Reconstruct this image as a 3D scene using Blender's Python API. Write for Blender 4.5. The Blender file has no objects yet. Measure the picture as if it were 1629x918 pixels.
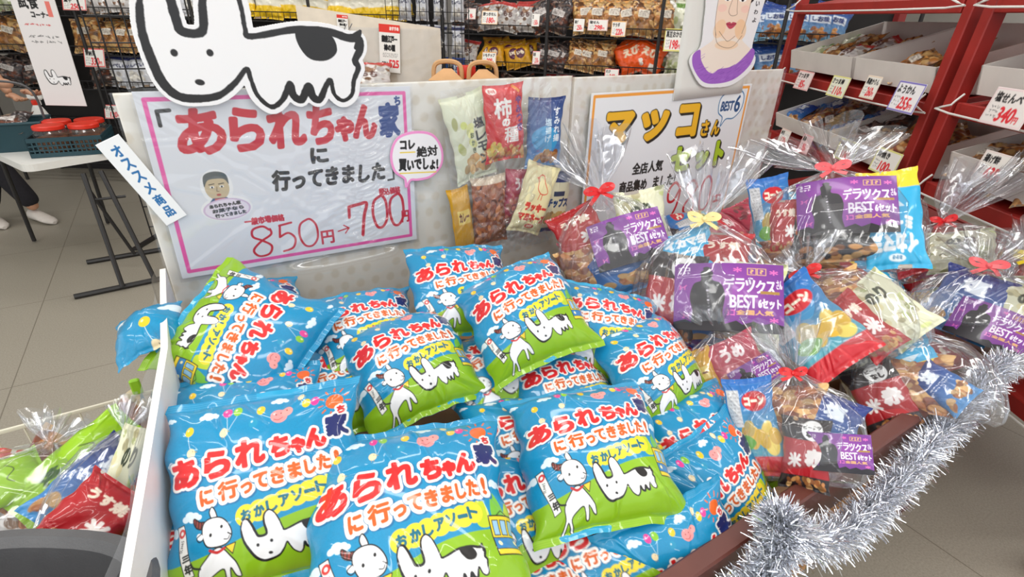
import bpy, math, random
import numpy as np
from mathutils import Matrix, Vector

SC = bpy.context.scene
COL = SC.collection
PI = math.pi

# ------------------------------------------------------------------ camera
F_PX = 830.0
PITCH, ROLL, AZ, CAM_H = math.radians(27.5), math.radians(1.5), math.radians(58.0), 1.5
FH = np.array([math.cos(AZ), math.sin(AZ), 0.0])                  # horizontal look direction
RH = np.array([math.sin(AZ), -math.cos(AZ), 0.0])                 # horizontal right
FW = FH * math.cos(PITCH) + np.array([0, 0, -math.sin(PITCH)])
_u0 = np.cross(RH, FW)
RT = math.cos(ROLL) * RH + math.sin(ROLL) * _u0
UP = math.cos(ROLL) * _u0 - math.sin(ROLL) * RH
EYE = np.array([0.0, 0.0, CAM_H])
cam_data = bpy.data.cameras.new('camera')
cam_data.sensor_fit = 'HORIZONTAL'
cam_data.sensor_width = 36.0
cam_data.lens = F_PX / 1629.0 * 36.0
cam_data.clip_start = 0.01
cam = bpy.data.objects.new('camera', cam_data)
COL.objects.link(cam)
cam.matrix_world = Matrix(((RT[0], UP[0], -FW[0], EYE[0]), (RT[1], UP[1], -FW[1], EYE[1]), (RT[2], UP[2], -FW[2], EYE[2]), (0, 0, 0, 1)))
SC.camera = cam

# ------------------------------------------------------------------ view, world, lights
SC.view_settings.view_transform = 'Standard'
SC.view_settings.look = 'None'
SC.view_settings.exposure = 0.0
SC.view_settings.gamma = 1.0
SC.view_settings.use_curve_mapping = False
SC.cycles.transparent_max_bounces = 24
SC.cycles.max_bounces = 6
SC.cycles.caustics_reflective = False
SC.cycles.caustics_refractive = False
WORLD_STRENGTH, LAMP_W = 1.2, 11.0
wd = bpy.data.worlds.new('store_daylight')
SC.world = wd
wd.use_nodes = True
wd.node_tree.nodes['Background'].inputs[0].default_value = (0.93, 0.97, 1.0, 1)
wd.node_tree.nodes['Background'].inputs[1].default_value = WORLD_STRENGTH


def W(u, v, z):
    """u metres to the right of the camera, v metres ahead of it, z above the floor -> world"""
    return RH * u + FH * v + np.array([0, 0, z])


def ray(px, py):
    return FW + RT * (px - 814.5) / F_PX - UP * (py - 459.0) / F_PX


def on_z(px, py, z):
    r = ray(px, py)
    return EYE + r * (z - CAM_H) / r[2]


def on_y(px, py, y):
    r = ray(px, py)
    return EYE + r * (y / r[1])


def on_u(px, py, u):
    r = ray(px, py)
    return EYE + r * (u / (r @ RH))


def on_v(px, py, v):
    r = ray(px, py)
    return EYE + r * (v / (r @ FH))


def slope_at(px, py, a=0.61, b=0.26):
    r = ray(px, py)
    return EYE + r * ((a - CAM_H) / (r[2] - b * r[1]))


def pix(p):
    d = np.asarray(p, float) - EYE
    z = d @ FW
    return 814.5 + F_PX * (d @ RT) / z, 459 - F_PX * (d @ UP) / z, z


# ------------------------------------------------------------------ materials
def lin(c):
    c = np.asarray(c, float)
    return np.where(c <= 0.04045, c / 12.92, ((c + 0.055) / 1.055) ** 2.4)


def rgb(r, g, b):
    return tuple(lin(np.array([r, g, b]) / 255.0)) + (1.0,)


def mat(name, color, rough=0.5, metal=0.0, spec=0.5, noise=0.0, nscale=30.0, bump=0.0, bscale=60.0, coat=0.0):
    m = bpy.data.materials.new(name)
    m.use_nodes = True
    nt = m.node_tree
    b = nt.nodes['Principled BSDF']
    b.inputs['Roughness'].default_value = rough
    b.inputs['Metallic'].default_value = metal
    b.inputs['Specular IOR Level'].default_value = spec
    b.inputs['Coat Weight'].default_value = coat
    b.inputs['Coat Roughness'].default_value = 0.06
    if color is None:
        a = nt.nodes.new('ShaderNodeAttribute')
        a.attribute_name = 'Col'
        nt.links.new(a.outputs['Color'], b.inputs['Base Color'])
    elif noise > 0:
        tc = nt.nodes.new('ShaderNodeTexCoord')
        n = nt.nodes.new('ShaderNodeTexNoise')
        n.inputs['Scale'].default_value = nscale
        n.inputs['Detail'].default_value = 6
        r = nt.nodes.new('ShaderNodeValToRGB')
        r.color_ramp.elements[0].position = 0.3
        r.color_ramp.elements[1].position = 0.7
        r.color_ramp.elements[0].color = tuple(c * (1 - noise) for c in color[:3]) + (1,)
        r.color_ramp.elements[1].color = tuple(min(1, c * (1 + noise)) for c in color[:3]) + (1,)
        nt.links.new(tc.outputs['Object'], n.inputs['Vector'])
        nt.links.new(n.outputs['Fac'], r.inputs[0])
        nt.links.new(r.outputs[0], b.inputs['Base Color'])
    else:
        b.inputs['Base Color'].default_value = color
    if bump > 0:
        tc2 = nt.nodes.new('ShaderNodeTexCoord')
        n2 = nt.nodes.new('ShaderNodeTexNoise')
        n2.inputs['Scale'].default_value = bscale
        n2.inputs['Detail'].default_value = 4
        bp = nt.nodes.new('ShaderNodeBump')
        bp.inputs['Strength'].default_value = bump
        bp.inputs['Distance'].default_value = 0.01
        nt.links.new(tc2.outputs['Object'], n2.inputs['Vector'])
        nt.links.new(n2.outputs['Fac'], bp.inputs['Height'])
        nt.links.new(bp.outputs[0], b.inputs['Normal'])
    return m


def film_mat(name, tint=(0.97, 0.98, 1.0), base=0.06, edge=0.6, rough=0.12, haze=0.05, bump=0.5, bscale=22.0):
    """thin clear film: mostly transparent, glossy at the folds, a little milky"""
    m = bpy.data.materials.new(name)
    m.use_nodes = True
    nt = m.node_tree
    nt.nodes.clear()
    N, L = nt.nodes.new, nt.links.new
    out = N('ShaderNodeOutputMaterial')
    tr = N('ShaderNodeBsdfTransparent')
    tr.inputs[0].default_value = tint + (1,)
    gl = N('ShaderNodeBsdfGlossy')
    gl.inputs['Roughness'].default_value = rough
    df = N('ShaderNodeBsdfDiffuse')
    df.inputs[0].default_value = (0.9, 0.92, 0.95, 1)
    lw = N('ShaderNodeLayerWeight')
    lw.inputs[0].default_value = 0.35
    mr = N('ShaderNodeMapRange')
    mr.inputs['To Min'].default_value = base
    mr.inputs['To Max'].default_value = edge
    mx, mh = N('ShaderNodeMixShader'), N('ShaderNodeMixShader')
    mh.inputs[0].default_value = haze
    L(tr.outputs[0], mh.inputs[1])
    L(df.outputs[0], mh.inputs[2])
    L(lw.outputs['Facing'], mr.inputs['Value'])
    L(mr.outputs[0], mx.inputs[0])
    L(mh.outputs[0], mx.inputs[1])
    L(gl.outputs[0], mx.inputs[2])
    L(mx.outputs[0], out.inputs[0])
    if bump > 0:
        tc = N('ShaderNodeTexCoord')
        vo = N('ShaderNodeTexVoronoi')
        vo.inputs['Scale'].default_value = bscale
        no = N('ShaderNodeTexNoise')
        no.inputs['Scale'].default_value = bscale * 0.6
        no.inputs['Detail'].default_value = 3
        ad = N('ShaderNodeMath')
        ad.operation = 'ADD'
        bp = N('ShaderNodeBump')
        bp.inputs['Strength'].default_value = bump
        bp.inputs['Distance'].default_value = 0.012
        L(tc.outputs['Object'], vo.inputs['Vector'])
        L(tc.outputs['Object'], no.inputs['Vector'])
        L(vo.outputs['Distance'], ad.inputs[0])
        L(no.outputs['Fac'], ad.inputs[1])
        L(ad.outputs[0], bp.inputs['Height'])
        L(bp.outputs[0], gl.inputs['Normal'])
        L(bp.outputs[0], lw.inputs['Normal'])
    return m


M = dict(
    foil=mat('printed_glossy_foil', None, 0.36, spec=0.35, coat=0.55, bump=0.05, bscale=45),
    paper=mat('printed_paper', None, 0.55, spec=0.3),
    laminated=mat('printed_laminated_card', None, 0.3, spec=0.5, coat=0.25),
    cello=film_mat('clear_cellophane', base=0.055, edge=0.55, haze=0.04, rough=0.09, bump=0.8, bscale=8),
    wrap=film_mat('clear_wrap', base=0.075, edge=0.35, haze=0.02, rough=0.1, bump=0.12, bscale=9),
    clear=film_mat('clear_plastic', base=0.06, edge=0.45, haze=0.03, bump=0),
    white_card=mat('white_card', rgb(232, 230, 228), 0.5, noise=0.02),
    white_plastic=mat('white_plastic', rgb(232, 231, 226), 0.4, noise=0.02),
    cream_wire=mat('cream_coated_wire', rgb(225, 220, 200), 0.4),
    black_wire=mat('black_wire', rgb(26, 25, 27), 0.45, spec=0.5),
    black_metal=mat('black_metal', rgb(38, 36, 36), 0.4),
    dark_panel=mat('dark_panel', rgb(30, 26, 26), 0.7, noise=0.2, nscale=6),
    brown_wood=mat('brown_wood', rgb(98, 52, 44), 0.42, noise=0.13, nscale=9),
    tan_board=mat('tan_board', rgb(176, 132, 88), 0.6, noise=0.08, nscale=12),
    cardboard=mat('cardboard', rgb(206, 160, 112), 0.7, noise=0.08, nscale=15),
    red_wood=mat('red_painted_wood', rgb(158, 38, 32), 0.5, noise=0.12, nscale=10),
    red_plastic=mat('red_plastic', rgb(222, 52, 34), 0.35),
    teal_plastic=mat('teal_plastic', rgb(30, 66, 76), 0.45),
    dark_plastic=mat('dark_grey_plastic', rgb(86, 86, 88), 0.42, noise=0.12, nscale=14, bump=0.1, bscale=300),
    trouser=mat('dark_cloth', rgb(32, 30, 36), 0.9, noise=0.15, nscale=60),
    shirt=mat('speckled_dark_cloth', rgb(44, 38, 46), 0.85, noise=0.5, nscale=40),
    skin=mat('skin', rgb(196, 146, 116), 0.55, noise=0.05),
    hair=mat('dark_hair', rgb(28, 22, 20), 0.6, noise=0.2, nscale=80),
    shoe=mat('white_canvas', rgb(216, 208, 200), 0.7, noise=0.04),
    ribbon_red=mat('red_satin_ribbon', rgb(214, 30, 36), 0.35, spec=0.6),
    ribbon_pink=mat('coral_satin_ribbon', rgb(240, 104, 110), 0.35, spec=0.6),
    ribbon_gold=mat('gold_satin_ribbon', rgb(240, 218, 150), 0.35, spec=0.6),
    ribbon_yellow=mat('yellow_satin_ribbon', rgb(246, 216, 40), 0.4, spec=0.6),
    cracker=mat('brown_crackers', rgb(150, 98, 58), 0.6, noise=0.35, nscale=40),
    silver=mat('silver_foil_strands', rgb(240, 243, 250), 0.2, metal=0.93),
    silver_core=mat('grey_string', rgb(120, 122, 128), 0.5),
    bin_white=mat('white_bin_card', rgb(226, 220, 214), 0.6, noise=0.05, nscale=8),
)


def floor_mat():
    m = bpy.data.materials.new('vinyl_floor')
    m.use_nodes = True
    nt = m.node_tree
    N, L = nt.nodes.new, nt.links.new
    b = nt.nodes['Principled BSDF']
    b.inputs['Roughness'].default_value = 0.38
    tc = N('ShaderNodeTexCoord')
    n1 = N('ShaderNodeTexNoise')
    n1.inputs['Scale'].default_value = 160
    n1.inputs['Detail'].default_value = 4
    r1 = N('ShaderNodeValToRGB')
    r1.color_ramp.elements[0].position = 0.3
    r1.color_ramp.elements[1].position = 0.72
    r1.color_ramp.elements[0].color = rgb(143, 137, 124)
    r1.color_ramp.elements[1].color = rgb(163, 156, 143)
    br = N('ShaderNodeTexBrick')
    br.offset = 0.0
    br.inputs['Color1'].default_value = br.inputs['Color2'].default_value = (1, 1, 1, 1)
    br.inputs['Mortar'].default_value = (0.55, 0.53, 0.5, 1)
    br.inputs['Scale'].default_value = 1.0
    br.inputs['Mortar Size'].default_value = 0.0022
    br.inputs['Brick Width'].default_value = 0.9
    br.inputs['Row Height'].default_value = 0.9
    mx = N('ShaderNodeMix')
    mx.data_type = 'RGBA'
    mx.blend_type = 'MULTIPLY'
    mx.inputs[0].default_value = 1
    L(tc.outputs['Object'], n1.inputs['Vector'])
    L(tc.outputs['Object'], br.inputs['Vector'])
    L(n1.outputs['Fac'], r1.inputs[0])
    L(r1.outputs[0], mx.inputs[6])
    L(br.outputs['Color'], mx.inputs[7])
    L(mx.outputs[2], b.inputs['Base Color'])
    return m


# ------------------------------------------------------------------ objects
def tag(o, label=None, cat=None, group=None, kind=None):
    if label: o['label'] = label
    if cat: o['category'] = cat
    if group: o['group'] = group
    if kind: o['kind'] = kind
    return o


def empty(name, loc=(0, 0, 0), R=None):
    o = bpy.data.objects.new(name, None)
    o.empty_display_size = 0.05
    COL.objects.link(o)
    pose(o, loc, R)
    return o


def pose(o, loc, R=None, s=1.0):
    m = Matrix.Identity(4)
    if R is not None:
        for i in range(3):
            for j in range(3):
                m[i][j] = float(R[i][j]) * s
    else:
        for i in range(3): m[i][i] = s
    for i in range(3): m[i][3] = float(loc[i])
    o.matrix_basis = m
    return o


def frame(x=None, n=None):
    """rotation whose local z is n and local x is close to x"""
    n = np.asarray(n, float); n = n / np.linalg.norm(n)
    x = np.asarray(x, float); x = x - n * (x @ n); x /= np.linalg.norm(x)
    return np.stack([x, np.cross(n, x), n], 1)


def rotz(a):
    c, s = math.cos(a), math.sin(a)
    return np.array([[c, -s, 0], [s, c, 0], [0, 0, 1.0]])


def link(name, me, parent=None):
    o = bpy.data.objects.new(name, me)
    COL.objects.link(o)
    if parent is not None: o.parent = parent
    return o


def raw_mesh(name, V, faces, mats, col=None, smooth=True, fmat=None):
    V = np.asarray(V, np.float32)
    me = bpy.data.meshes.new(name)
    if isinstance(faces, np.ndarray):
        nf, k = faces.shape
        flat = faces.astype(np.int32).ravel()
        starts = (np.arange(nf) * k).astype(np.int32)
        tot = np.full(nf, k, np.int32)
    else:
        tot = np.array([len(f) for f in faces], np.int32)
        flat = np.array([i for f in faces for i in f], np.int32)
        starts = np.concatenate([[0], np.cumsum(tot)[:-1]]).astype(np.int32)
        nf = len(tot)
    me.vertices.add(len(V)); me.vertices.foreach_set('co', V.ravel())
    me.loops.add(len(flat)); me.loops.foreach_set('vertex_index', flat)
    me.polygons.add(nf); me.polygons.foreach_set('loop_start', starts)
    try: me.polygons.foreach_set('loop_total', tot)
    except Exception: pass
    me.update(calc_edges=True)
    me.polygons.foreach_set('use_smooth', np.full(nf, bool(smooth)))
    if fmat is not None: me.polygons.foreach_set('material_index', np.asarray(fmat, np.int32))
    if col is not None:
        a = me.color_attributes.new('Col', 'FLOAT_COLOR', 'POINT')
        c = np.ones((len(V), 4), np.float32); c[:, :3] = col
        a.data.foreach_set('color', c.ravel())
    for m in (mats if isinstance(mats, (list, tuple)) else [mats]): me.materials.append(m)
    me.validate()
    return me


class MB:
    """collects simple solids into one mesh"""
    def __init__(self): self.v, self.f = [], []

    def add(self, V, Fs):
        o = len(self.v)
        self.v += [tuple(map(float, p)) for p in V]
        self.f += [tuple(i + o for i in f) for f in Fs]
        return self

    def hexa(self, P):                                            # 8 corners: bottom 4 ccw, top 4 ccw
        return self.add(P, [(3, 2, 1, 0), (4, 5, 6, 7), (0, 1, 5, 4), (1, 2, 6, 5), (2, 3, 7, 6), (3, 0, 4, 7)])

    def box(self, c, s, R=None, bev=0.0):
        c = np.asarray(c, float); h = np.asarray(s, float) / 2
        R = np.eye(3) if R is None else np.asarray(R)
        if bev <= 0:
            P = [(-1, -1, -1), (1, -1, -1), (1, 1, -1), (-1, 1, -1), (-1, -1, 1), (1, -1, 1), (1, 1, 1), (-1, 1, 1)]
            return self.hexa([c + R @ (np.array(p) * h) for p in P])
        bev = min(bev, h.min() * 0.9)
        ring = lambda e, z: [(-h[0] + e, -h[1], z), (h[0] - e, -h[1], z), (h[0], -h[1] + e, z), (h[0], h[1] - e, z), (h[0] - e, h[1], z), (-h[0] + e, h[1], z), (-h[0], h[1] - e, z), (-h[0], -h[1] + e, z)]
        ins = lambda z: [(x * (1 - bev / h[0]), y * (1 - bev / h[1]), z) for x, y, _ in ring(bev, 0)]
        V = ins(-h[2]) + ring(bev, -h[2] + bev) + ring(bev, h[2] - bev) + ins(h[2])
        Fs = [tuple(range(7, -1, -1)), tuple(range(24, 32))]
        for k in range(3):
            for i in range(8):
                j = (i + 1) % 8
                Fs.append((k * 8 + i, k * 8 + j, k * 8 + 8 + j, k * 8 + 8 + i))
        return self.add([c + R @ np.array(p) for p in V], Fs)

    def bar(self, a, b, w, t, up=(0, 0, 1), bev=0.0):
        a, b = np.asarray(a, float), np.asarray(b, float)
        d = b - a; L = np.linalg.norm(d); d /= L
        upv = np.asarray(up, float)
        s = np.cross(upv, d)
        if np.linalg.norm(s) < 1e-6: s = np.cross([1, 0, 0], d)
        s /= np.linalg.norm(s)
        return self.box((a + b) / 2, (L, w, t), np.stack([d, s, np.cross(d, s)], 1), bev)

    def tube(self, pts, r, n=8, closed=False, cap=True):
        P = [np.asarray(p, float) for p in pts]
        m = len(P)
        R = r if isinstance(r, (list, tuple, np.ndarray)) else [r] * m
        V = []; prev = None
        for i in range(m):
            a = P[i - 1] if (i > 0 or closed) else P[i]
            b = P[(i + 1) % m] if (i < m - 1 or closed) else P[i]
            t = b - a; t /= (np.linalg.norm(t) + 1e-12)
            if prev is None:
                q = np.array([0, 0, 1.0]) if abs(t[2]) < 0.9 else np.array([1.0, 0, 0])
            else: q = prev
            q = q - t * (q @ t); q /= np.linalg.norm(q); prev = q
            s = np.cross(t, q)
            for k in range(n):
                A = 2 * PI * k / n
                V.append(P[i] + R[i] * (math.cos(A) * q + math.sin(A) * s))
        Fs = []
        for i in range(m if closed else m - 1):
            for k in range(n):
                a, b = i * n + k, i * n + (k + 1) % n
                c, d = ((i + 1) % m) * n + (k + 1) % n, ((i + 1) % m) * n + k
                Fs.append((a, b, c, d))
        if cap and not closed:
            Fs += [tuple(range(n - 1, -1, -1)), tuple((m - 1) * n + k for k in range(n))]
        return self.add(V, Fs)

    def lathe(self, prof, c=(0, 0, 0), n=28, R=None):
        c = np.asarray(c, float); R = np.eye(3) if R is None else R
        V = []; m = len(prof)
        for (r, z) in prof:
            for k in range(n):
                a = 2 * PI * k / n
                V.append(c + R @ np.array([r * math.cos(a), r * math.sin(a), z]))
        Fs = [(i * n + k, i * n + (k + 1) % n, (i + 1) * n + (k + 1) % n, (i + 1) * n + k) for i in range(m - 1) for k in range(n)]
        Fs += [tuple(range(n - 1, -1, -1)), tuple((m - 1) * n + k for k in range(n))]
        return self.add(V, Fs)

    def build(self, name, m, parent=None, smooth=False):
        me = raw_mesh(name, self.v, self.f, m, smooth=smooth)
        if smooth:
            try: me.set_sharp_from_angle(angle=math.radians(35))
            except Exception: pass
        return link(name, me, parent)


def dup(o, parent=None):
    c = o.copy(); COL.objects.link(c)
    if parent is not None: c.parent = parent
    for ch in list(o.children): dup(ch, c)
    return c
# ------------------------------------------------------------------ drawing board: printed artwork becomes colours on a fine mesh
_glyph = {}


def glyph_tris(s):
    if s in _glyph: return _glyph[s]
    c = bpy.data.curves.new('lettering', 'FONT')
    c.body = s
    c.resolution_u = 3
    o = bpy.data.objects.new('lettering', c)
    COL.objects.link(o)
    bpy.context.view_layer.update()
    dg = bpy.context.evaluated_depsgraph_get()
    ev = o.evaluated_get(dg)
    me = ev.to_mesh()
    me.calc_loop_triangles()
    co = np.zeros(len(me.vertices) * 3, np.float32); me.vertices.foreach_get('co', co)
    tr = np.zeros(len(me.loop_triangles) * 3, np.int32); me.loop_triangles.foreach_get('vertices', tr)
    T = co.reshape(-1, 3)[:, :2][tr.reshape(-1, 3)].copy()
    ev.to_mesh_clear()
    bpy.data.objects.remove(o); bpy.data.curves.remove(c)
    T[..., 1] *= -1
    lo, hi = T.reshape(-1, 2).min(0), T.reshape(-1, 2).max(0)
    T = (T - lo) / np.maximum(hi - lo, 1e-6)
    _glyph[s] = (T, float((hi - lo)[0] / max((hi - lo)[1], 1e-6)))
    return _glyph[s]


def spline(P, k=8, closed=False):
    P = np.asarray(P, float); n = len(P)
    out = []
    for i in range(n if closed else n - 1):
        p0 = P[(i - 1) % n] if (closed or i > 0) else P[0]
        p1, p2 = P[i], P[(i + 1) % n]
        p3 = P[(i + 2) % n] if (closed or i + 2 < n) else P[-1]
        for j in range(k):
            t = j / k
            out.append(0.5 * ((2 * p1) + (-p0 + p2) * t + (2 * p0 - 5 * p1 + 4 * p2 - p3) * t * t + (-p0 + 3 * p1 - 3 * p2 + p3) * t ** 3))
    if not closed: out.append(P[-1])
    return np.array(out)


def dilate(m, r):
    h, w = m.shape
    p = int(math.ceil(r)) + 1
    big = np.pad(m, p)
    out = m.copy()
    seen = set()
    for rr in np.arange(r, 0, -max(1.0, r / 3.0)):
        for a in np.linspace(0, 2 * PI, max(8, int(rr * 5)), endpoint=False):
            d = (int(round(rr * math.cos(a))), int(round(rr * math.sin(a))))
            if d in seen: continue
            seen.add(d)
            np.maximum(out, big[p + d[1]:p + d[1] + h, p + d[0]:p + d[0] + w], out=out)
    return out


class Cv:
    def __init__(self, w, h, bg=(255, 255, 255), a=1.0):
        self.w, self.h = w, h
        self.c = np.zeros((h, w, 3), np.float32); self.c[:] = np.array(bg) / 255.0
        self.a = np.full((h, w), a, np.float32)

    def paint(self, m, y0, x0, col, opaque=True):
        h, w = m.shape
        s = self.c[y0:y0 + h, x0:x0 + w]
        s += (np.array(col, np.float32) / 255.0 - s) * m[..., None]
        if opaque:
            b = self.a[y0:y0 + h, x0:x0 + w]; np.maximum(b, m, out=b)

    def _bb(self, P, pad):
        P = np.asarray(P).reshape(-1, 2)
        x0, y0 = np.floor(P.min(0) - pad).astype(int); x1, y1 = np.ceil(P.max(0) + pad).astype(int) + 1
        return max(0, x0), max(0, y0), min(self.w, x1), min(self.h, y1)

    def poly_mask(self, P, pad=1):
        P = np.asarray(P, float)
        x0, y0, x1, y1 = self._bb(P, pad)
        if x1 <= x0 or y1 <= y0: return None
        ss = 2
        X = x0 + (np.arange((x1 - x0) * ss) + 0.5) / ss
        Y = y0 + (np.arange((y1 - y0) * ss) + 0.5) / ss
        ins = np.zeros((len(Y), len(X)), bool)
        for i in range(len(P)):
            (ax, ay), (bx, by) = P[i], P[(i + 1) % len(P)]
            if ay == by: continue
            rows = ((ay > Y) != (by > Y))
            if not rows.any(): continue
            xc = (bx - ax) * (Y[rows] - ay) / (by - ay) + ax
            ins[rows] ^= X[None, :] < xc[:, None]
        m = ins.reshape(y1 - y0, ss, x1 - x0, ss).mean((1, 3)).astype(np.float32)
        return m, y0, x0

    def poly(self, P, col, op=1.0):
        r = self.poly_mask(P)
        if r: self.paint(r[0] * op, r[1], r[2], col)
        return self

    def stroke(self, P, wd, col, closed=False, op=1.0):
        P = np.asarray(P, float)
        wds = np.asarray(wd, float) if np.ndim(wd) else np.full(len(P), float(wd))
        n = len(P)
        for i in range(n if closed else n - 1):
            A, B = P[i], P[(i + 1) % n]
            wa, wb = wds[i], wds[(i + 1) % n]
            x0, y0, x1, y1 = self._bb([A, B], max(wa, wb) / 2 + 1)
            if x1 <= x0 or y1 <= y0: continue
            X, Y = np.meshgrid(np.arange(x0, x1) + 0.5, np.arange(y0, y1) + 0.5)
            d = B - A; L2 = d @ d + 1e-9
            t = np.clip(((X - A[0]) * d[0] + (Y - A[1]) * d[1]) / L2, 0, 1)
            dist = np.hypot(X - A[0] - t * d[0], Y - A[1] - t * d[1])
            self.paint((np.clip(0.5 + (wa + (wb - wa) * t) / 2 - dist, 0, 1) * op).astype(np.float32), y0, x0, col)
        return self

    def ell(self, cx, cy, rx, ry, col, rot=0.0, op=1.0):
        r = max(rx, ry)
        x0, y0, x1, y1 = self._bb([(cx - r, cy - r), (cx + r, cy + r)], 1)
        if x1 <= x0 or y1 <= y0: return self
        X, Y = np.meshgrid(np.arange(x0, x1) + 0.5 - cx, np.arange(y0, y1) + 0.5 - cy)
        c, s = math.cos(rot), math.sin(rot)
        q = np.hypot((X * c + Y * s) / rx, (-X * s + Y * c) / ry)
        self.paint((np.clip(0.5 + (1 - q) * min(rx, ry), 0, 1) * op).astype(np.float32), y0, x0, col)
        return self

    def rect(self, x0, y0, x1, y1, col, op=1.0):
        return self.poly([(x0, y0), (x1, y0), (x1, y1), (x0, y1)], col, op)

    def frame(self, x0, y0, x1, y1, wd, col):
        return self.stroke([(x0, y0), (x1, y0), (x1, y1), (x0, y1)], wd, col, True)

    def text_mask(self, s, box, rot=0.0, shear=0.0, wob=0.0, seed=0, pad=2):
        T, _ = glyph_tris(s)
        x0, y0, x1, y1 = box
        Q = T.astype(float).copy()
        if wob:
            r = random.Random(seed); a = [r.uniform(0, 6.28) for _ in range(4)]
            k = 3.0 + 1.2 * len(s)
            Q[..., 0] += wob / len(s) * np.sin(5 * T[..., 1] + a[0] + k * T[..., 0])
            Q[..., 1] += wob * (np.sin(k * T[..., 0] + a[1]) + 0.5 * np.sin(1.7 * k * T[..., 0] + a[2]))
        Q[..., 0] = Q[..., 0] + shear * (0.5 - Q[..., 1]) * (y1 - y0) / max(1, (x1 - x0))
        P = np.stack([x0 + Q[..., 0] * (x1 - x0), y0 + Q[..., 1] * (y1 - y0)], -1)
        if rot:
            c0 = np.array([(x0 + x1) / 2, (y0 + y1) / 2]); c, s_ = math.cos(rot), math.sin(rot)
            D = P - c0
            P = np.stack([D[..., 0] * c - D[..., 1] * s_, D[..., 0] * s_ + D[..., 1] * c], -1) + c0
        bx0, by0, bx1, by1 = self._bb(P, pad)
        if bx1 <= bx0 or by1 <= by0: return None
        ss = 2
        m = np.zeros(((by1 - by0) * ss, (bx1 - bx0) * ss), np.float32)
        Pl = (P - np.array([bx0, by0])) * ss
        Hh, Wd = m.shape
        for t in Pl:
            lx, ly = np.floor(t.min(0)).astype(int); hx, hy = np.ceil(t.max(0)).astype(int) + 1
            lx, ly, hx, hy = max(lx, 0), max(ly, 0), min(hx, Wd), min(hy, Hh)
            if hx <= lx or hy <= ly: continue
            X = np.arange(lx, hx)[None, :] + 0.5; Y = np.arange(ly, hy)[:, None] + 0.5
            a, b, c = t
            e = lambda p, q: (q[0] - p[0]) * (Y - p[1]) - (q[1] - p[1]) * (X - p[0])
            e0, e1, e2 = e(a, b), e(b, c), e(c, a)
            m[ly:hy, lx:hx][((e0 >= -1e-6) & (e1 >= -1e-6) & (e2 >= -1e-6)) | ((e0 <= 1e-6) & (e1 <= 1e-6) & (e2 <= 1e-6))] = 1
        return m.reshape(by1 - by0, ss, bx1 - bx0, ss).mean((1, 3)), by0, bx0

    def text(self, s, box, col, rot=0.0, bold=0.0, out=None, shear=0.0, wob=0.0, seed=0, op=1.0, shadow=None):
        pad = int(bold + (out[0] if out else 0)) + 3
        r = self.text_mask(s, box, rot, shear, wob, seed, pad)
        if not r: return self
        m, y0, x0 = r
        if bold: m = dilate(m, bold)
        if out: self.paint(dilate(m, out[0]), y0, x0, out[1])
        if shadow:
            d, c = shadow
            sm = np.zeros_like(m); sm[d:, d:] = m[:-d, :-d]
            self.paint(dilate(np.maximum(sm, m), max(1, d * 0.5)), y0, x0, c)
        self.paint(m * op, y0, x0, col)
        return self

    def scribble(self, x0, y0, x1, y1, rows, col, wd=1.6, seed=1):
        """lines of writing too small to read"""
        r = random.Random(seed)
        for i in range(rows):
            y = y0 + (y1 - y0) * (i + 0.5) / rows; hh = (y1 - y0) / rows * 0.3
            x = x0
            while x < x1 - 2:
                n = [(x + r.uniform(0, 3 * hh), y + r.uniform(-hh, hh)) for _ in range(4)]
                self.stroke(n, wd, col)
                x += hh * 2.6 + r.uniform(0, hh)
        return self

    def noise(self, amp, seed=0, cell=6):
        r = np.random.RandomState(seed)
        n = r.rand(self.h // cell + 2, self.w // cell + 2)
        n = np.kron(n, np.ones((cell, cell)))[:self.h, :self.w]
        self.c *= (1 + amp * (n[..., None] - 0.5))
        return self

    def sample(self, nu, nv):
        """area-averaged colours on a grid of nu x nv vertices, first row = top; linear RGB"""
        def ax(n, N):
            e = (np.arange(n) / (n - 1)) * N
            h = N / (n - 1) / 2
            return np.clip(e - h, 0, N), np.clip(e + h, 0, N)
        img = np.dstack([lin(self.c), self.a])
        I = np.zeros((self.h + 1, self.w + 1, 4)); I[1:, 1:] = img.cumsum(0).cumsum(1)
        ya, yb = ax(nv, self.h); xa, xb = ax(nu, self.w)
        def at(y, x):
            yi = np.minimum(y.astype(int), self.h - 1); xi = np.minimum(x.astype(int), self.w - 1)
            fy = (y - yi)[:, None, None]; fx = (x - xi)[None, :, None]
            return (I[yi][:, xi] * (1 - fy) + I[yi + 1][:, xi] * fy) * (1 - fx) + (I[yi][:, xi + 1] * (1 - fy) + I[yi + 1][:, xi + 1] * fy) * fx
        S = at(yb, xb) - at(ya, xb) - at(yb, xa) + at(ya, xa)
        area = ((yb - ya)[:, None] * (xb - xa)[None, :])[..., None]
        S = S / area
        return S[..., :3], S[..., 3]


# ------------------------------------------------------------------ printed shapes
def grid_quads(nu, nv, o=0, flip=False):
    i = np.arange((nv - 1) * nu).reshape(nv - 1, nu)[:, :-1].ravel() + o
    q = np.stack([i, i + nu, i + nu + 1, i + 1], 1)               # rows go downwards
    return q[:, ::-1] if flip else q


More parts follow.
